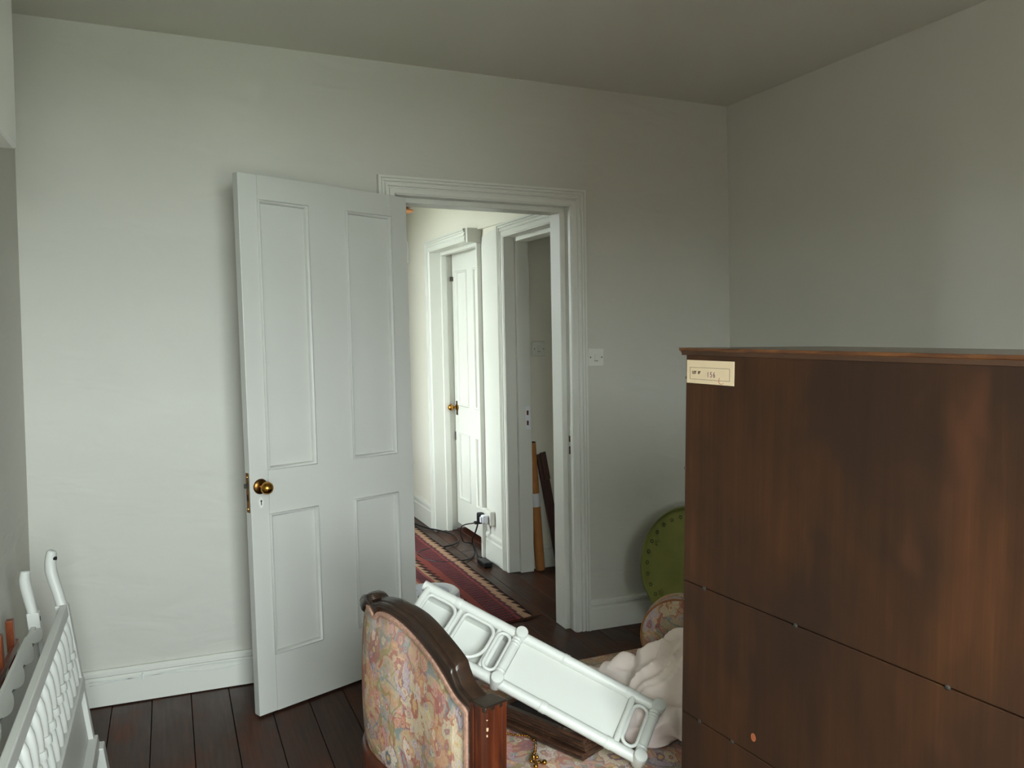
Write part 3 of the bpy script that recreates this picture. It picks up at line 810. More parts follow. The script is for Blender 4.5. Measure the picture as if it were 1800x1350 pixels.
sec = lambda i: [(FABP[i].z-0.004, 0.003), (FABP[i].z, 0.008), ((FABP[i].z*0.6+TOPP[i].z*0.4), 0.012), (TOPP[i].z-0.009, 0.011), (TOPP[i].z-0.007, 0.0125), (TOPP[i].z-0.002, 0.010), (TOPP[i].z-0.001, 0.004), (TOPP[i].z-0.003, 0.002), (TOPP[i].z-0.003, -0.001), (TOPP[i].z+0.001, -0.003), (TOPP[i].z+0.004, -0.012), (TOPP[i].z+0.005, -0.026), (TOPP[i].z+0.001, -0.036), (TOPP[i].z-0.012, -0.040), (FABP[i].z-0.004, -0.040)]
cr = MB(); ns = len(sec(0)); vs = []
for i in range(NP):
    for z, t in sec(i): q = TOPP[i] + nrm[i]*t; vs.append((q.x, q.y, z))
fs = [(i*ns+k, i*ns+(k+1) % ns, (i+1)*ns+(k+1) % ns, (i+1)*ns+k) for i in range(NP-1) for k in range(ns)] + [tuple(range(ns)), tuple((NP-1)*ns+k for k in range(ns))]
crest = cr.add(vs, fs).build('crest_rail', M['dark_rail'], db, smooth=35)
ZB = 0.358
def fabside(sgn, off):
    def fn(a, b):
        f = a*(NP-1); i = min(int(f), NP-2); w_ = f-i
        P = FABP[i].lerp(FABP[i+1], w_); n_ = nrm[i].lerp(nrm[i+1], w_)
        z = ZB + (P.z+0.002-ZB)*b
        puff = 0.014*(max(0.0, math.sin(math.pi*min(1, b*1.02))))**0.5*(max(0.0, math.sin(math.pi*a)))**0.35
        q = P + n_*(off + sgn*puff); return (q.x, q.y, z)
    def uv(a, b):
        f = a*(NP-1); i = min(int(f), NP-2); z = FABP[i].lerp(FABP[i+1], f-i).z
        return (arc[i] + (arc[i+1]-arc[i])*(f-i) + (3.0 if sgn < 0 else 0), ZB + (z-ZB)*b)
    return fn, uv
for sgn, off, nm in ((1, -0.002, 'outer_upholstery'), (-1, -0.036, 'inner_upholstery')):
    fn, uv = fabside(sgn, off)
    MB().grid(fn, 90, 26, uv).build(nm, M['tapestry'], db, smooth='all')
# woven braid round the fabric
bp = [FABP[i] + nrm[i]*0.010 - Vector((0, 0, 0.008)) for i in range(4, NP-22)]
braid = [Vector((FABP[3].x, FABP[3].y, z)) + nrm[3]*0.011 for z in [ZB + (FABP[3].z-0.01-ZB)*k/14 for k in range(15)]] + bp
bm_ = MB(); vs = []
n = len(braid)
for i, p in enumerate(braid):
    t = (braid[min(i+1, n-1)] - braid[max(i-1, 0)]).normalized(); ii = 3 if i < 15 else min(i-15+4, NP-1); nn = nrm[ii]
    s_ = t.cross(nn).normalized()
    for k, h in ((-0.0052, -0.004), (-0.0045, 0.0016), (0, 0.0024), (0.0045, 0.0016), (0.0052, -0.004)): vs.append(p + s_*k + nn*h)
bm_.add(vs, [(i*5+k, i*5+k+1, (i+1)*5+k+1, (i+1)*5+k) for i in range(n-1) for k in range(4)]).build('braid', M['braid'], db, smooth=60)
# bottom rail of the panel
vs = []
for i in range(0, NP):
    for z, t in ((ZB-0.075, 0.008), (ZB-0.010, 0.010), (ZB, 0.004), (ZB+0.002, -0.035), (ZB-0.075, -0.045)):
        q = TOPP[i] + nrm[i]*t; vs.append((q.x, q.y, z))
MB().add(vs, [(i*5+k, i*5+(k+1) % 5, (i+1)*5+(k+1) % 5, (i+1)*5+k) for i in range(NP-1) for k in range(5)] + [(0, 1, 2, 3, 4), tuple((NP-1)*5+k for k in range(5))]).build('panel_rail', M['mahogany'], db, smooth=35)
# carved crest ornament
i0 = min(range(NP), key=lambda i: abs(TOPP[i].y-1.985))
cp = TOPP[i0]; ca = nrm[i0]; cts = Vector((-ca.y, ca.x, 0))
m = MB()
for k in range(-3, 4):
    a = k*0.36
    c = cp + ca*0.004 + cts*(math.sin(a)*0.017) + Vector((0, 0, math.cos(a)*0.010-0.004))
    m.tube([cp + ca*0.011 + Vector((0, 0, -0.016)), c + ca*0.006, c + ca*0.000, c - ca*0.016], [0.002, 0.0036, 0.0034, 0.002], 8)
m.ball(cp + ca*0.011 + Vector((0, 0, -0.014)), 0.0045)
m.build('carved_shell', M['dark_rail'], crest, smooth='all')['kind'] = 'stuff'
# near post, reeded, with leg
pt = (TOPP[1]-TOPP[0]); pt.z = 0; pt.normalize(); pt = -pt; pn = nrm[0]
def post(o, zt, nm='post'):
    W_ = 0.046
    sec2 = [(-0.004, 0.012), (0.006, 0.012), (0.008, 0.008), (0.012, 0.008), (0.014, 0.012), (0.034, 0.012), (W_, 0.006), (W_, -0.004), (W_-0.003, -0.006), (W_-0.003, -0.012), (W_, -0.014), (W_, -0.026), (W_-0.003, -0.028), (W_-0.003, -0.034), (W_, -0.036), (W_, -0.046), (W_-0.01, -0.050), (-0.004, -0.050)]
    return MB().prism(sec2, lambda a, b, t: o + pt*a + pn*b + Vector((0, 0, t)), 0.30, zt).build(nm, M['mahogany'], db)
p1 = Vector((TOPP[0].x, TOPP[0].y, 0)); post(p1, 0.664)
cap_ = MB().obox(p1, (pt, pn, Vector((0, 0, 1))), (-0.004, -0.050, 0.655), (0.0455, 0.0115, 0.667)).build('post_cap', M['dark_rail'], db, bevel=0.003)
# chipped paint flecks along the edge of the post
fm = simple('chip', srgb(214, 178, 140), 0.8).m
for k, z in enumerate((0.640, 0.618, 0.606, 0.520, 0.452, 0.41)):
    MB().obox(p1, (pt, pn, Vector((0, 0, 1))), (0.0446, 0.0055-0.0015*(k % 2), z), (0.0468, 0.0078, z+0.002+0.005*((k*5) % 3)/2)).build('paint_chip', fm, db)
far = TOPP[-1]
MB().box((far.x-0.02, far.y-0.02, 0.30), (far.x+0.03, far.y+0.03, far.z)).build('post', M['mahogany'], db, bevel=0.004)
# seat
S00, S01 = Vector((0.575, 1.515)), Vector((0.550, 2.250))
S10, S11 = Vector((1.80, 1.525)), Vector((1.80, 2.31))
def seatpt(a, b, z):
    p = S00.lerp(S10, a).lerp(S01.lerp(S11, a), b); return (p.x, p.y, z)
def crown(a, b):
    ea = min(a, 1-a)*1.24; eb = min(b, 1-b)*0.7
    e = 1-math.exp(-min(ea, eb)/0.018); return 0.372 + 0.030*e + 0.012*math.sin(math.pi*a)*math.sin(math.pi*b)
MB().grid(lambda a, b: seatpt(a, b, crown(a, b)), 70, 44, lambda a, b: (seatpt(a, b, 0)[0]+0.33, seatpt(a, b, 0)[1]*1.0+5)).build('seat_upholstery', M['tapestry'], db, smooth='all')
seatedge = [seatpt(a, b, 0.378) for a, b in ((0, 0), (1, 0), (1, 1), (0, 1))]
MB().tube([seatedge[3], seatedge[2]], 0.006, 8).build('piping', M['braid'], db, smooth='all')
MB().tube([seatedge[0], seatedge[1]], 0.006, 8).build('piping', M['braid'], db, smooth='all')
def rail(nm, A, B, t, z0, z1):
    A, B = Vector(A).to_3d(), Vector(B).to_3d(); d_ = (B-A); L_ = d_.length; d_.normalize(); n_ = Vector((-d_.y, d_.x, 0))
    return MB().obox(A, (d_, n_, Vector((0, 0, 1))), (0, -t/2, z0), (L_, t/2, z1)).build(nm, M['mahogany'], db, bevel=0.004)
rail('seat_rail', S00, S10, 0.03, 0.29, 0.374); rail('seat_rail', S01, S11, 0.03, 0.29, 0.374); rail('seat_rail', S10, S11, 0.03, 0.29, 0.374); rail('seat_rail', S00, S01, 0.03, 0.29, 0.374)
for p, dx, dy in ((S00, 0.025, 0.025), (S01, 0.02, -0.02), (S10, -0.02, 0.02), (S11, -0.02, -0.02)):
    MB().lathe([(0.013, 0.0), (0.017, 0.012), (0.012, 0.03), (0.016, 0.12), (0.022, 0.22), (0.016, 0.24), (0.026, 0.25), (0.026, 0.31)], (p.x+dx, p.y+dy, 0), (0, 0, 1), 16).build('leg', M['mahogany'], db, smooth=40)
tag(db, 'daybed with faded floral tapestry seat and curved end framed in dark wood', 'daybed')

# round bolster on the far end of the seat
bo = empty('bolster_cushion')
bc = Vector((1.368, 1.990, 0.532)); ba = Vector((0.64, 0.77, 0)).normalized(); bu = Vector((ba.y, -ba.x, 0)); rB = 0.110
def disc(a, b):
    t = 2*math.pi*a; r_ = rB*b
    return bc + (bu*math.cos(t) + Vector((0, 0, 1))*math.sin(t))*r_ - ba*(0.022*math.sqrt(max(0, 1-b*b)))
MB().grid(disc, 40, 10, lambda a, b: (9+rB*b*math.cos(2*math.pi*a), 3+rB*b*math.sin(2*math.pi*a))).build('end_face', M['tapestry'], bo, smooth='all')
MB().grid(lambda a, b: bc + (bu*math.cos(2*math.pi*a) + Vector((0, 0, 1))*math.sin(2*math.pi*a))*(rB+0.003*math.sin(math.pi*b)) + ba*0.075*b, 40, 8, lambda a, b: (12+a*0.73, b*0.2)).build('side_cover', M['tapestry'], bo, smooth='all')
MB().grid(lambda a, b: bc + (bu*math.cos(2*math.pi*a) + Vector((0, 0, 1))*math.sin(2*math.pi*a))*rB*b + ba*(0.075+0.02*math.sqrt(max(0, 1-b*b))), 40, 8, lambda a, b: (14+rB*b*math.cos(2*math.pi*a), 3+rB*b*math.sin(2*math.pi*a))).build('end_face', M['tapestry'], bo, smooth='all')
pip = [bc + (bu*math.cos(2*math.pi*k/40) + Vector((0, 0, 1))*math.sin(2*math.pi*k/40))*(rB+0.002) for k in range(40)]
MB().tube(pip, 0.0030, 8, closed=True).build('piping', simple('piping', srgb(160, 108, 72), 0.85, 0.2, var=0.2, scale=60).m, bo, smooth='all')
tag(bo, 'round floral bolster cushion at the far end of the daybed', 'cushion')

# ------------------------------------------------------------------ crumpled quilt
def quilt():
    m = MB()
    for c, r_ in (((1.255, 1.800, 0.470), (0.165, 0.150, 0.115)), ((1.135, 1.725, 0.455), (0.085, 0.080, 0.060)), ((1.215, 1.84, 0.485), (0.095, 0.10, 0.075)), ((1.30, 1.72, 0.50), (0.12, 0.11, 0.12)),
                  ((1.150, 1.935, 0.462), (0.055, 0.05, 0.055)), ((1.125, 1.985, 0.458), (0.048, 0.048, 0.045)), ((1.105, 2.035, 0.445), (0.045, 0.045, 0.036)), ((1.085, 2.070, 0.435), (0.022, 0.028, 0.022)),
                  ((1.08, 1.70, 0.43), (0.045, 0.05, 0.03)), ((1.20, 1.665, 0.440), (0.08, 0.05, 0.035)), ((1.31, 1.83, 0.545), (0.085, 0.10, 0.06))):
        m.ball(c, r_, 24, 16)
    t = m.build('quilt_raw', None)
    rm = t.modifiers.new('r', 'REMESH'); rm.mode = 'VOXEL'; rm.voxel_size = 0.009
    s = t.modifiers.new('s', 'SMOOTH'); s.factor = 0.6; s.iterations = 8
    dg = bpy.context.evaluated_depsgraph_get()
    me = bpy.data.meshes.new_from_object(t.evaluated_get(dg)); bpy.data.objects.remove(t)
    me.name = 'quilt'
    me.calc_loop_triangles()
    vn = [v.normal.copy() for v in me.vertices]
    for v, n_ in zip(me.vertices, vn):
        p = v.co.copy()
        w_ = Vector((noise.noise(p*9), noise.noise(p*9+Vector((5, 1, 2))), noise.noise(p*9+Vector((1, 7, 3)))))
        q = p + w_*0.05
        f1 = 1-abs(noise.noise(Vector((q.x*7, q.y*11, q.z*9)))*2.0)
        f2 = 1-abs(noise.noise(Vector((q.x*17+3, q.y*13, q.z*19)))*2.0)
        h = 0.036*(max(0, f1)**2.4-0.35) + 0.008*(max(0, f2)**2.2-0.3)
        v.co = p + n_*h
        v.co.z = max(v.co.z, 0.4135)
    for p in me.polygons: p.use_smooth = True
    me.materials.clear(); me.materials.append(M['cream_cotton'])
    o = bpy.data.objects.new('crumpled_quilt', me); COL.objects.link(o)
    sm = o.modifiers.new('s', 'SMOOTH'); sm.factor = 0.5; sm.iterations = 2
    sb = o.modifiers.new('sub', 'SUBSURF'); sb.levels = 1; sb.render_levels = 1
    return o
tag(quilt(), 'crumpled pale pink and cream quilt heaped on the daybed beside the chest', 'quilt')

# ------------------------------------------------------------------ white cane unit lying across the daybed
cu = empty('cane_shelf_unit')
A_, B_, C_, D_, E_ = [dep(*q) for q in ((748, 1030, 2.15), (915, 1120, 2.09), (1155, 1245, 2.0), (868, 1195, 2.0), (1115, 1335, 1.9))]
ca_ = (C_-A_).normalized(); cb_ = (E_-C_); cb_ = (cb_ - ca_*cb_.dot(ca_)).normalized(); cn_ = ca_.cross(cb_)
if cn_.dot(Vector((0, 0, CAM_H)) - C_) < 0: cn_ = -cn_
LEN, WID, DEP = (C_-A_).length, 0.140, 0.050
G = lambda a, b, n_: A_ + ca_*a + cb_*b + cn_*n_
def gtube(nm, pts, r, par=cu, seg=14, closed=False):
    return MB().tube([G(*q) for q in pts], r, seg, closed).build(nm, M['white_cane'], par, smooth=50)
mid = 0.277
for b in (0.0, WID):
    for n_ in (0.0, -DEP):
        if n_ and b: continue
        rl = gtube('long_pole', [(-0.004, b, n_), (LEN+0.012 if n_ == 0 else LEN-0.07, b, n_)], 0.0135)
        if n_ == 0.0:
            for a in (0.10, mid+0.13, LEN-0.075):
                MB().tube([G(a-0.008, b, n_), G(a-0.005, b, n_), G(a, b, n_), G(a+0.005, b, n_), G(a+0.008, b, n_)], [0.0137, 0.0150, 0.0142, 0.0150, 0.0137], 14).build('node_ring', M['white_cane'], rl, smooth=50)
for a in (0.012, mid, LEN-0.002):
    for n_ in (0.0, -DEP):
        if n_ and a > 0.5: continue
        cb0 = gtube('cross_pole', [(a, 0.0, n_+0.004), (a, WID if n_ == 0 else WID-0.035, n_+0.004)], 0.0125 if a > 0.1 else 0.009)
        if n_ == 0.0 and a > 0.1:
            for b in (0.018, 0.026, 0.034, WID-0.026):
                MB().tube([G(a, b-0.0025, n_+0.004), G(a, b, n_+0.004), G(a, b+0.0025, n_+0.004)], [0.0128, 0.0142, 0.0128], 14).build('binding', M['white_cane'], cb0, smooth=50)
for a in (mid, LEN-0.002):
    for b in (0.0, WID):
        MB().lathe([(0.0155, -0.016), (0.0165, -0.012), (0.0165, 0.020), (0.0150, 0.024), (0.012, 0.025), (0.001, 0.0252)], G(a+0.003, b, 0), cn_, 20).build('joint_knob', M['white_cane'], cu, smooth=45)
gtube('thin_rod', [(LEN-0.062, 0.004, 0.003), (LEN-0.062, WID-0.004, 0.003)], 0.0082)
for a in (0.114, 0.226):
    gtube('thin_rod', [(a, 0.004, -0.004), (a, WID-0.004, -0.004)], 0.0070)
    gtube('thin_rod', [(a+0.010, 0.004, -0.010), (a+0.010, WID-0.004, -0.010)], 0.0070)
cx = lambda a, b, n_: G(a, b, n_)
def gbox(nm, a, b, par=cu, bevel=0.002):
    m = MB().box(a, b); return MB().add([G(*q) for q in m.v], m.f).build(nm, M['white_cane'], par, bevel=bevel)
gbox('side_panel', (mid+0.012, 0.010, -0.008), (LEN-0.066, WID-0.010, -0.001))
gbox('back_panel', (mid, 0.004, -DEP-0.003), (LEN-0.07, WID-0.035, -DEP+0.003))
gbox('inner_lining', (0.012, 0.006, -0.046), (mid, WID-0.006, -0.041))
for a in (0.114, 0.226): gbox('divider', (a-0.003, 0.008, -0.044), (a+0.013, WID-0.008, -0.010), bevel=0.001)
for b in (0.006, WID-0.010): gbox('side_strip', (0.012, b, -0.044), (mid, b+0.004, -0.004), bevel=0.001)
def loop(nm, a0, a1, b0, b1, rad, rads=None, n_=0.004, rr=0.0048):
    """rounded rectangle of bent cane; rads = per-corner radii (a0b0, a1b0, a1b1, a0b1)"""
    rs = rads or (rad,)*4; pts = []
    for (ca2, cb2, sa, sb2, st), q in zip(((a0, b0, 1, 1, 180), (a1, b0, -1, 1, 270), (a1, b1, -1, -1, 0), (a0, b1, 1, -1, 90)), rs):
        for k in range(9):
            t = R(st + 90*k/8)
            pts.append((ca2 + sa*q + q*math.cos(t), cb2 + sb2*q + q*math.sin(t), n_))
    return gtube(nm, pts, rr, cu, 8, True)
loop('bent_loop', mid-0.048, mid-0.014, 0.017, WID-0.015, 0.0165)
loop('bent_loop', 0.130, 0.219, 0.016, WID-0.012, 0.02, (0.012, 0.026, 0.055, 0.012))
loop('bent_loop', 0.022, 0.108, 0.016, WID-0.012, 0.02, (0.012, 0.026, 0.055, 0.012))
loop('bent_loop', LEN-0.052, LEN-0.016, 0.018, WID-0.016, 0.0175)
tag(cu, 'white painted cane shelf unit lying tilted across the daybed', 'shelf unit')

# ------------------------------------------------------------------ dark picture frames under the unit, brass chain
def pframe(z, off, L1, label, w_=0.020, h_=0.0165):
    e = empty('picture_frame')
    a_ = Vector((0.421, -0.907, 0)).normalized(); b_ = Vector((0.907, 0.421, 0)).normalized()
    o = Vector((0.882, 1.668, z)) + b_*off; L2 = 0.13       # near corner; the frame runs back from it
    T = lambda a, b, t: o - a_*a + b_*b + Vector((0, 0, t))
    for A, B in (((0, 0, 0), (L1, w_, h_)), ((0, L2-w_, 0), (L1, L2, h_)), ((0, w_, 0), (w_, L2-w_, h_)), ((L1-w_, w_, 0), (L1, L2-w_, h_))):
        m = MB().box(A, B); s_ = MB().add([T(*q) for q in m.v], m.f).build('frame_side', M['frame_wood'], e, bevel=0.003)
        if B[0]-A[0] > 0.1 and A[1] == 0:
            m = MB().box((0.003, -0.002, h_*0.30), (L1-0.003, 0.003, h_*0.62)); MB().add([T(*q) for q in m.v], m.f).build('bead', M['dark_rail'], s_, bevel=0.0012)
    m = MB().box((w_, w_, 0.004), (L1-w_, L2-w_, 0.008)); MB().add([T(*q) for q in m.v], m.f).build('backing', M['dark_web'], e)
    return tag(e, label, 'picture frame', 'dark picture frames on the seat')
pframe(0.4145, 0.0, 0.30, 'lowest of three dark wooden picture frames stacked on the tapestry seat')
pframe(0.4325, 0.010, 0.31, 'middle one of three dark wooden picture frames stacked under the cane unit')
pframe(0.4505, 0.004, 0.29, 'topmost of three dark wooden picture frames stacked just below the cane unit')

ch = empty('brass_chain')
cpts = smooth_path([onz(876, 1268, 0.420), onz(886, 1286, 0.420), onz(905, 1292, 0.420), onz(925, 1293, 0.420), onz(940, 1302, 0.420), onz(941, 1318, 0.420), onz(938, 1330, 0.420), onz(943, 1344, 0.420)], 5)
for i in range(0, len(cpts)-1):
    p, q = cpts[i], cpts[min(i+1, len(cpts)-1)]
    t = (q-p).normalized(); sd_ = t.cross(Vector((0, 0, 1))).normalized(); up_ = Vector((0, 0, 1))
    if i % 2: sd_, up_ = (sd_+up_*0.8).normalized(), up_
    ring = [p + t*(0.0055*math.cos(2*math.pi*k/10)) + sd_*(0.0032*math.sin(2*math.pi*k/10)) for k in range(10)]
    MB().tube(ring, 0.0010, 5, True).build('link', M['brass'], ch, smooth='all')
for a, b, r_ in ((938, 1330, 0.0055), (944, 1331, 0.0045), (942, 1347, 0.006), (957, 1340, 0.006), (934, 1338, 0.004), (948, 1339, 0.004)):
    MB().ball(onz(a, b, 0.419), r_, 12, 8).build('bead', M['brass'], ch, smooth='all')
MB().tube([onz(930, 1334, 0.419), onz(940, 1340, 0.421), onz(957, 1341, 0.419)], 0.0022, 8).build('bar', M['dark_brass'], ch, smooth='all')
tag(ch, 'small brass chain with beads lying on the tapestry seat', 'chain')

# ------------------------------------------------------------------ chest standing with its back to the room
cs = empty('chest_of_drawers')
co = Vector((0.929, 1.345, 0)); cs_s = Vector((0.083, -0.997, 0)).normalized(); cs_e = Vector((0.997, 0.083, 0)).normalized()
K_ = lambda s, e_, z: co + cs_s*s + cs_e*e_ + Vector((0, 0, z))
def kbox(nm, a, b, mat, par=cs, bevel=0.0):
    m = MB().box(a, b); return MB().add([K_(*q) for q in m.v], m.f).build(nm, M[mat], par, bevel=bevel)
CW, CD, CH = 1.06, 0.40, 1.3945
kbox('carcass', (0.0, 0.004, 0.09), (CW, CD, CH-0.0135), 'chest_back', bevel=0.002)
for z0, z1 in ((0.10, 0.674), (0.676, 0.9375), (0.9395, CH-0.0135)):
    kbox('back_board', (0.009, -0.003, z0), (CW-0.009, 0.006, z1), 'chest_back', bevel=0.0012)
# moulded top
pr_ = [(0.0, 0.0), (0.006, 0.0), (0.009, 0.003), (0.011, 0.007), (0.014, 0.009), (0.014, 0.014), (0.0, 0.014)]
tp = kbox('top_board', (-0.004, -0.004, CH-0.014), (CW+0.004, CD+0.006, CH), 'chest_top')
lipm = MB(); vs = []
for o_, h in pr_:
    o2 = o_ - 0.004
    vs += [K_(CW+0.012, -o2*0.55, CH-0.014+h), K_(-o2, -o2*0.55, CH-0.014+h), K_(-o2, CD+o2, CH-0.014+h)]
n = len(pr_)
lipm.add(vs, [(i*3+c, i*3+c+1, ((i+1) % n)*3+c+1, ((i+1) % n)*3+c) for i in range(n) for c in range(2)] + [tuple(range(0, 3*n, 3)), tuple(range(2, 3*n, 3))])
lipm.build('top_moulding', M['lip_wood'], tp, smooth=30)
for z0, z1 in ((0.14, 0.42), (0.44, 0.70), (0.72, 0.95), (0.97, 1.17), (1.19, 1.35)):
    d_ = kbox('drawer', (0.03, CD, z0), (CW-0.03, CD+0.014, z1), 'chest_front', bevel=0.003)
    for s in (0.25, 0.81):
        MB().lathe([(0.010, 0), (0.008, 0.01), (0.018, 0.02), (0.018, 0.028), (0.004, 0.034)], K_(s, CD+0.014, (z0+z1)/2), cs_e, 16).build('knob', M['brass'], d_, smooth=50)
for s in (0.05, CW-0.05):
    for e_ in (0.05, CD-0.05):
        MB().lathe([(0.022, 0.0), (0.034, 0.02), (0.036, 0.06), (0.026, 0.085), (0.034, 0.092)], K_(s, e_, 0), (0, 0, 1), 16).build('foot', M['lip_wood'], cs, smooth=40)
def screw(s, z, r_=0.0042):
    MB().lathe([(r_, -0.001), (r_, 0.0008), (r_*0.7, 0.0016)], K_(s, -0.003, z), -cs_e, 12).build('screw', M['iron'], cs, smooth=40)
for s, z in ((0.070, 0.9385), (0.296, 0.9385), (0.567, 0.9385), (0.90, 0.9385), (0.062, 0.675), (0.152, 0.675), (0.45, 0.675), (0.010, 1.337), (0.010, 1.16), (0.01, 0.9), (0.66, 1.362)): screw(s, z, 0.0024 if s < 0.02 else 0.0042)
simple('knot', srgb(150, 82, 48), 0.6)
MB().prism([(0.205+0.006*math.cos(2*math.pi*k/12), 0.707+0.0075*math.sin(2*math.pi*k/12)) for k in range(12)], lambda a, b, t: K_(a, t, b), -0.0036, -0.002).build('scuff', M['knot'], cs)
# paper lot label
lb = kbox('paper_label', (0.0125, -0.0040, 1.3275), (0.142, -0.0028, 1.3715), 'paper', bevel=0.0)
for a, b in (((0.022, 1.3350), (0.131, 1.3355)), ((0.022, 1.3575), (0.131, 1.3580)), ((0.022, 1.3350), (0.0224, 1.3580)), ((0.1306, 1.3350), (0.131, 1.3580))):
    kbox('printed_line', (a[0], -0.0043, a[1]), (b[0], -0.0038, b[1]), 'ink', lb)
def text(body, s, z, size, mat, bold=0.0, spacing=1.0, xs=1.0):
    cu_ = bpy.data.curves.new('lettering', 'FONT'); cu_.body = body; cu_.size = size; cu_.extrude = 0.0002; cu_.offset = bold; cu_.space_character = spacing
    t = bpy.data.objects.new('lettering_raw', cu_); COL.objects.link(t)
    bpy.context.view_layer.update()
    me = bpy.data.meshes.new_from_object(t.evaluated_get(bpy.context.evaluated_depsgraph_get())); bpy.data.objects.remove(t)
    me.name = 'lettering'
    for v in me.vertices:
        q = K_(s + v.co.x*xs, -0.0043 - v.co.z, z + v.co.y); v.co = q
    me.materials.clear(); me.materials.append(M[mat])
    o = bpy.data.objects.new('lettering', me); COL.objects.link(o); o.parent = lb; return o
text('LOT', 0.029, 1.3455, 0.0080, 'ink', 0.0002, 1.0, 0.72)
text('N\u00ba', 0.045, 1.3455, 0.0080, 'ink', 0.0002, 1.0, 0.72)
text('1 5 6', 0.070, 1.3405, 0.0145, 'purple_ink', 0.0, 0.9, 0.85)
MB().tube(smooth_path([K_(0.104, -0.0041, 1.3405), K_(0.103, -0.0041, 1.335), K_(0.1045, -0.0041, 1.3305), K_(0.110, -0.0041, 1.3295), K_(0.115, -0.0041, 1.331)], 5), 0.0005, 5).build('red_squiggle', M['red_ink'], lb)
tag(cs, 'tall dark brown wooden chest with a paper lot label on its plain back', 'chest')

# ------------------------------------------------------------------ white headboards by the left wall
def hx(z): return -0.222 - 0.137*z            # leaning plane of the front headboard
hb = empty('spindle_headboard')
HB = lambda y, t, z: Vector((hx(z) + t, y + 0.0*z, z))
def hbox(nm, y0, y1, t0, t1, z0, z1, par=hb, bevel=0.003):
    m = MB().box((y0, t0, z0), (y1, t1, z1)); return MB().add([HB(*q) for q in m.v], m.f).build(nm, M['white_cane'], par, bevel=bevel)
YF, YN = 2.785, 1.42
hbox('top_rail', YN, YF, -0.010, 0.010, 0.575, 0.608)
hbox('lower_rail', YN, YF-0.01, -0.020, 0.016, 0.345, 0.378)
hbox('lower_panel', YN, YF-0.01, -0.012, -0.002, 0.170, 0.348)
hbox('bottom_rail', YN, YF+0.0, -0.018, 0.022, 0.140, 0.182)
for y in (YF-0.012, YN+0.012):
    hbox('post', y-0.016, y+0.018, -0.024, 0.012, 0.0, 0.606)
    hbox('foot_block', y-0.024, y+0.03, -0.026, 0.034, 0.0, 0.150)
    # curved finial with an eyelet
    fin = [HB(y+0.002, -0.006, 0.600), HB(y+0.008, -0.012, 0.65), HB(y+0.012, -0.018, 0.70), HB(y+0.014, -0.017, 0.728), HB(y+0.014, -0.013, 0.748), HB(y+0.014, -0.009, 0.762), HB(y+0.014, -0.004, 0.772)]
    fo_ = MB().tube(smooth_path(fin, 6), [(0.0165 - 0.004*abs(k/36-0.4))*(1.0 if k < 32 else math.sqrt(max(0.02, 1-((k-31)/5.05)**2))) for k in range(37)], 12).build('finial', M['white_cane'], hb, smooth='all')
    MB().tube([HB(y+0.006, -0.006, 0.748), HB(y+0.004, 0.0035, 0.748)], 0.0055, 10).build('eyelet', M['hole'], fo_)
spind = None
for k in range(17):
    y = 2.703 - 0.078*k
    if y < YN+0.05: break
    a = HB(0, 0, 0.376); b = HB(0, 0, 0.574); axs = (b-a); L_ = axs.length
    if spind is None:
        prof = [(0.008, 0.0), (0.0115, 0.006), (0.0135, 0.03), (0.0125, 0.072), (0.0105, 0.084), (0.0158, 0.0845), (0.0163, 0.088), (0.0163, 0.100), (0.0158, 0.1035), (0.0105, 0.104), (0.0130, 0.115), (0.0152, 0.145), (0.0145, 0.180), (0.0110, 0.194), (0.009, L_)]
        spind = MB().lathe(prof, a, axs, 14).build('spindle', M['white_cane'], hb, smooth=50)
        s = spind
    else:
        s = spind.copy(); COL.objects.link(s)
    s.location = (0, y, 0)
tag(hb, 'white headboard with two-tier spindles leaning along the left wall', 'headboard')

pb2 = empty('scalloped_headboard')
def hx2(z): return -0.335 - 0.09*z
H2 = lambda y, t, z: Vector((hx2(z) + t, y, z))
def h2box(nm, y0, y1, t0, t1, z0, z1, bevel=0.003):
    m = MB().box((y0, t0, z0), (y1, t1, z1)); return MB().add([H2(*q) for q in m.v], m.f).build(nm, M['white_cane'], pb2, bevel=bevel)
h2box('flat_panel', 1.45, 2.80, -0.012, 0.002, 0.03, 0.545)
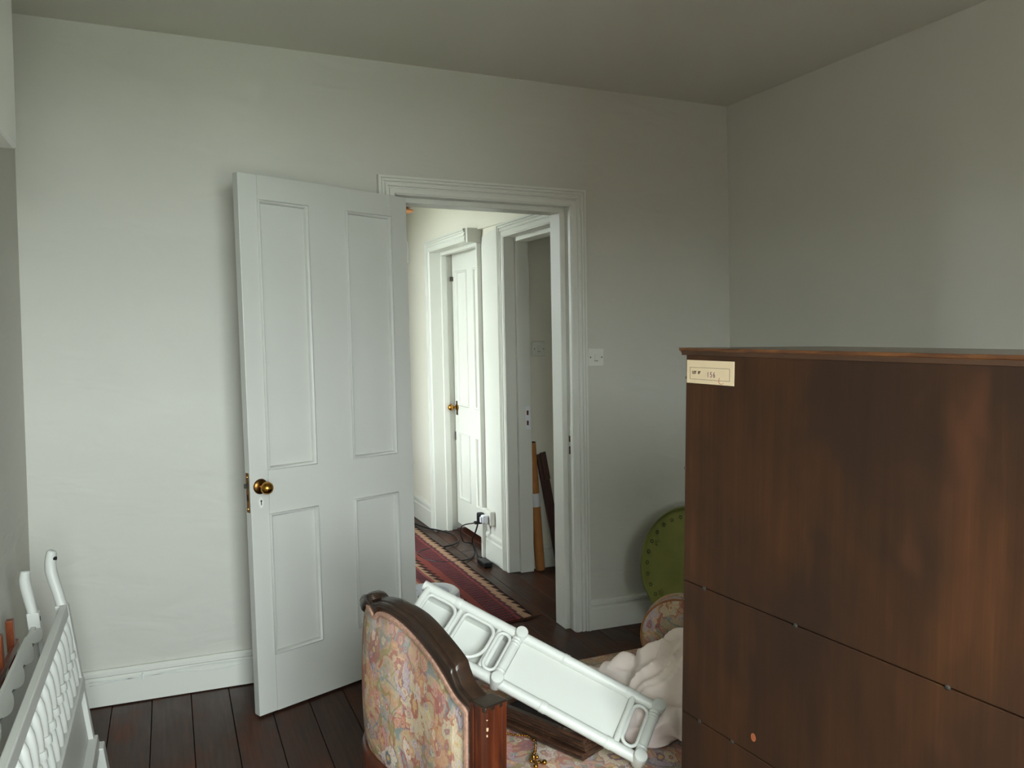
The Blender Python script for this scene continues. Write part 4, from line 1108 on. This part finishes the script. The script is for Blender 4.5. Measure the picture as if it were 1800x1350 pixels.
# crest board: straight top, scalloped lower edge
def scal(y): 
    q = ((2.80-y)/0.165) % 1.0
    return 0.546 - 0.019*math.sin(math.pi*q)**0.7
ys = [1.45 + i*0.0125 for i in range(int((2.80-1.45)/0.0125)+1)]
poly = [(y, scal(y)) for y in ys] + [(y, 0.558) for y in reversed(ys[::12])]
MB().prism(poly, lambda a, b, t: H2(a, t + max(0.0, 0.558-b)*0.75, b), -0.008, 0.000).build('crest_board', M['white_cane'], pb2, smooth=30)
MB().tube([H2(y, 0.004, scal(y)-0.012) for y in ys], 0.0030, 6).build('bead_line', M['white_cane'], pb2, smooth='all')
for y in (2.80, 1.45):
    h2box('post', y-0.014, y+0.016, -0.020, 0.014, 0.0, 0.585)
    MB().tube(smooth_path([H2(y, -0.004, 0.575), H2(y+0.004, -0.010, 0.63), H2(y+0.004, -0.014, 0.68), H2(y+0.002, -0.008, 0.712)], 6), [0.0130 + 0.003*math.sin(math.pi*k/18) for k in range(19)], 12).build('finial', M['white_cane'], pb2, smooth='all')
m = MB().box((2.79, 0.013, 0.558), (2.80, 0.0145, 0.572)); MB().add([H2(*q) for q in m.v], m.f).build('bolt_slot', M['hole'], pb2)
h2box('spike', 2.815, 2.823, -0.002, 0.004, 0.52, 0.60, 0.001)
tag(pb2, 'white headboard with scalloped crest behind the spindle headboard', 'headboard')

rk = empty('wooden_rack')
for y, zt in ((2.845, 0.575), (2.665, 0.590)):
    o0 = Vector((-0.438, y, 0.0)); d_ = Vector((-0.012, -0.055, zt)).normalized()
    MB().obox(o0, (Vector((1, 0, 0)), Vector((0, 1, 0)), d_), (-0.011, -0.014, 0.0), (0.009, 0.014, zt)).build('upright', M['rack_wood'], rk, bevel=0.002)
for z in (0.12, 0.30, 0.47):
    MB().box((-0.449, 2.50, z), (-0.437, 2.85, z+0.024)).build('crossbar', M['rack_wood'], rk, bevel=0.002)
MB().obox((-0.443, 2.53, 0), (Vector((1, 0, 0)), Vector((0, 1, 0)), Vector((0, 0, 1))), (-0.010, -0.012, 0), (0.008, 0.012, 0.52)).build('upright', M['rack_wood'], rk, bevel=0.002)
tag(rk, 'reddish brown wooden rack tucked between the headboards and the wall', 'rack')

# ------------------------------------------------------------------ put each root's origin at its base
bpy.context.view_layer.update()
for o in ROOTS:
    if o.parent: continue
    ms = [c for c in [o] + list(o.children_recursive) if c.type == 'MESH']
    lo = Vector((1e9,)*3); hi = Vector((-1e9,)*3)
    for c in ms:
        for v in c.data.vertices:
            q = c.matrix_world @ v.co
            for i in range(3): lo[i] = min(lo[i], q[i]); hi[i] = max(hi[i], q[i])
    base = Vector(((lo.x+hi.x)/2, (lo.y+hi.y)/2, lo.z))
    if o.type == 'MESH':
        o.data.transform(Matrix.Translation(-base))
    o.location = base
    for c in o.children: c.location = c.location - base
bpy.context.view_layer.update()
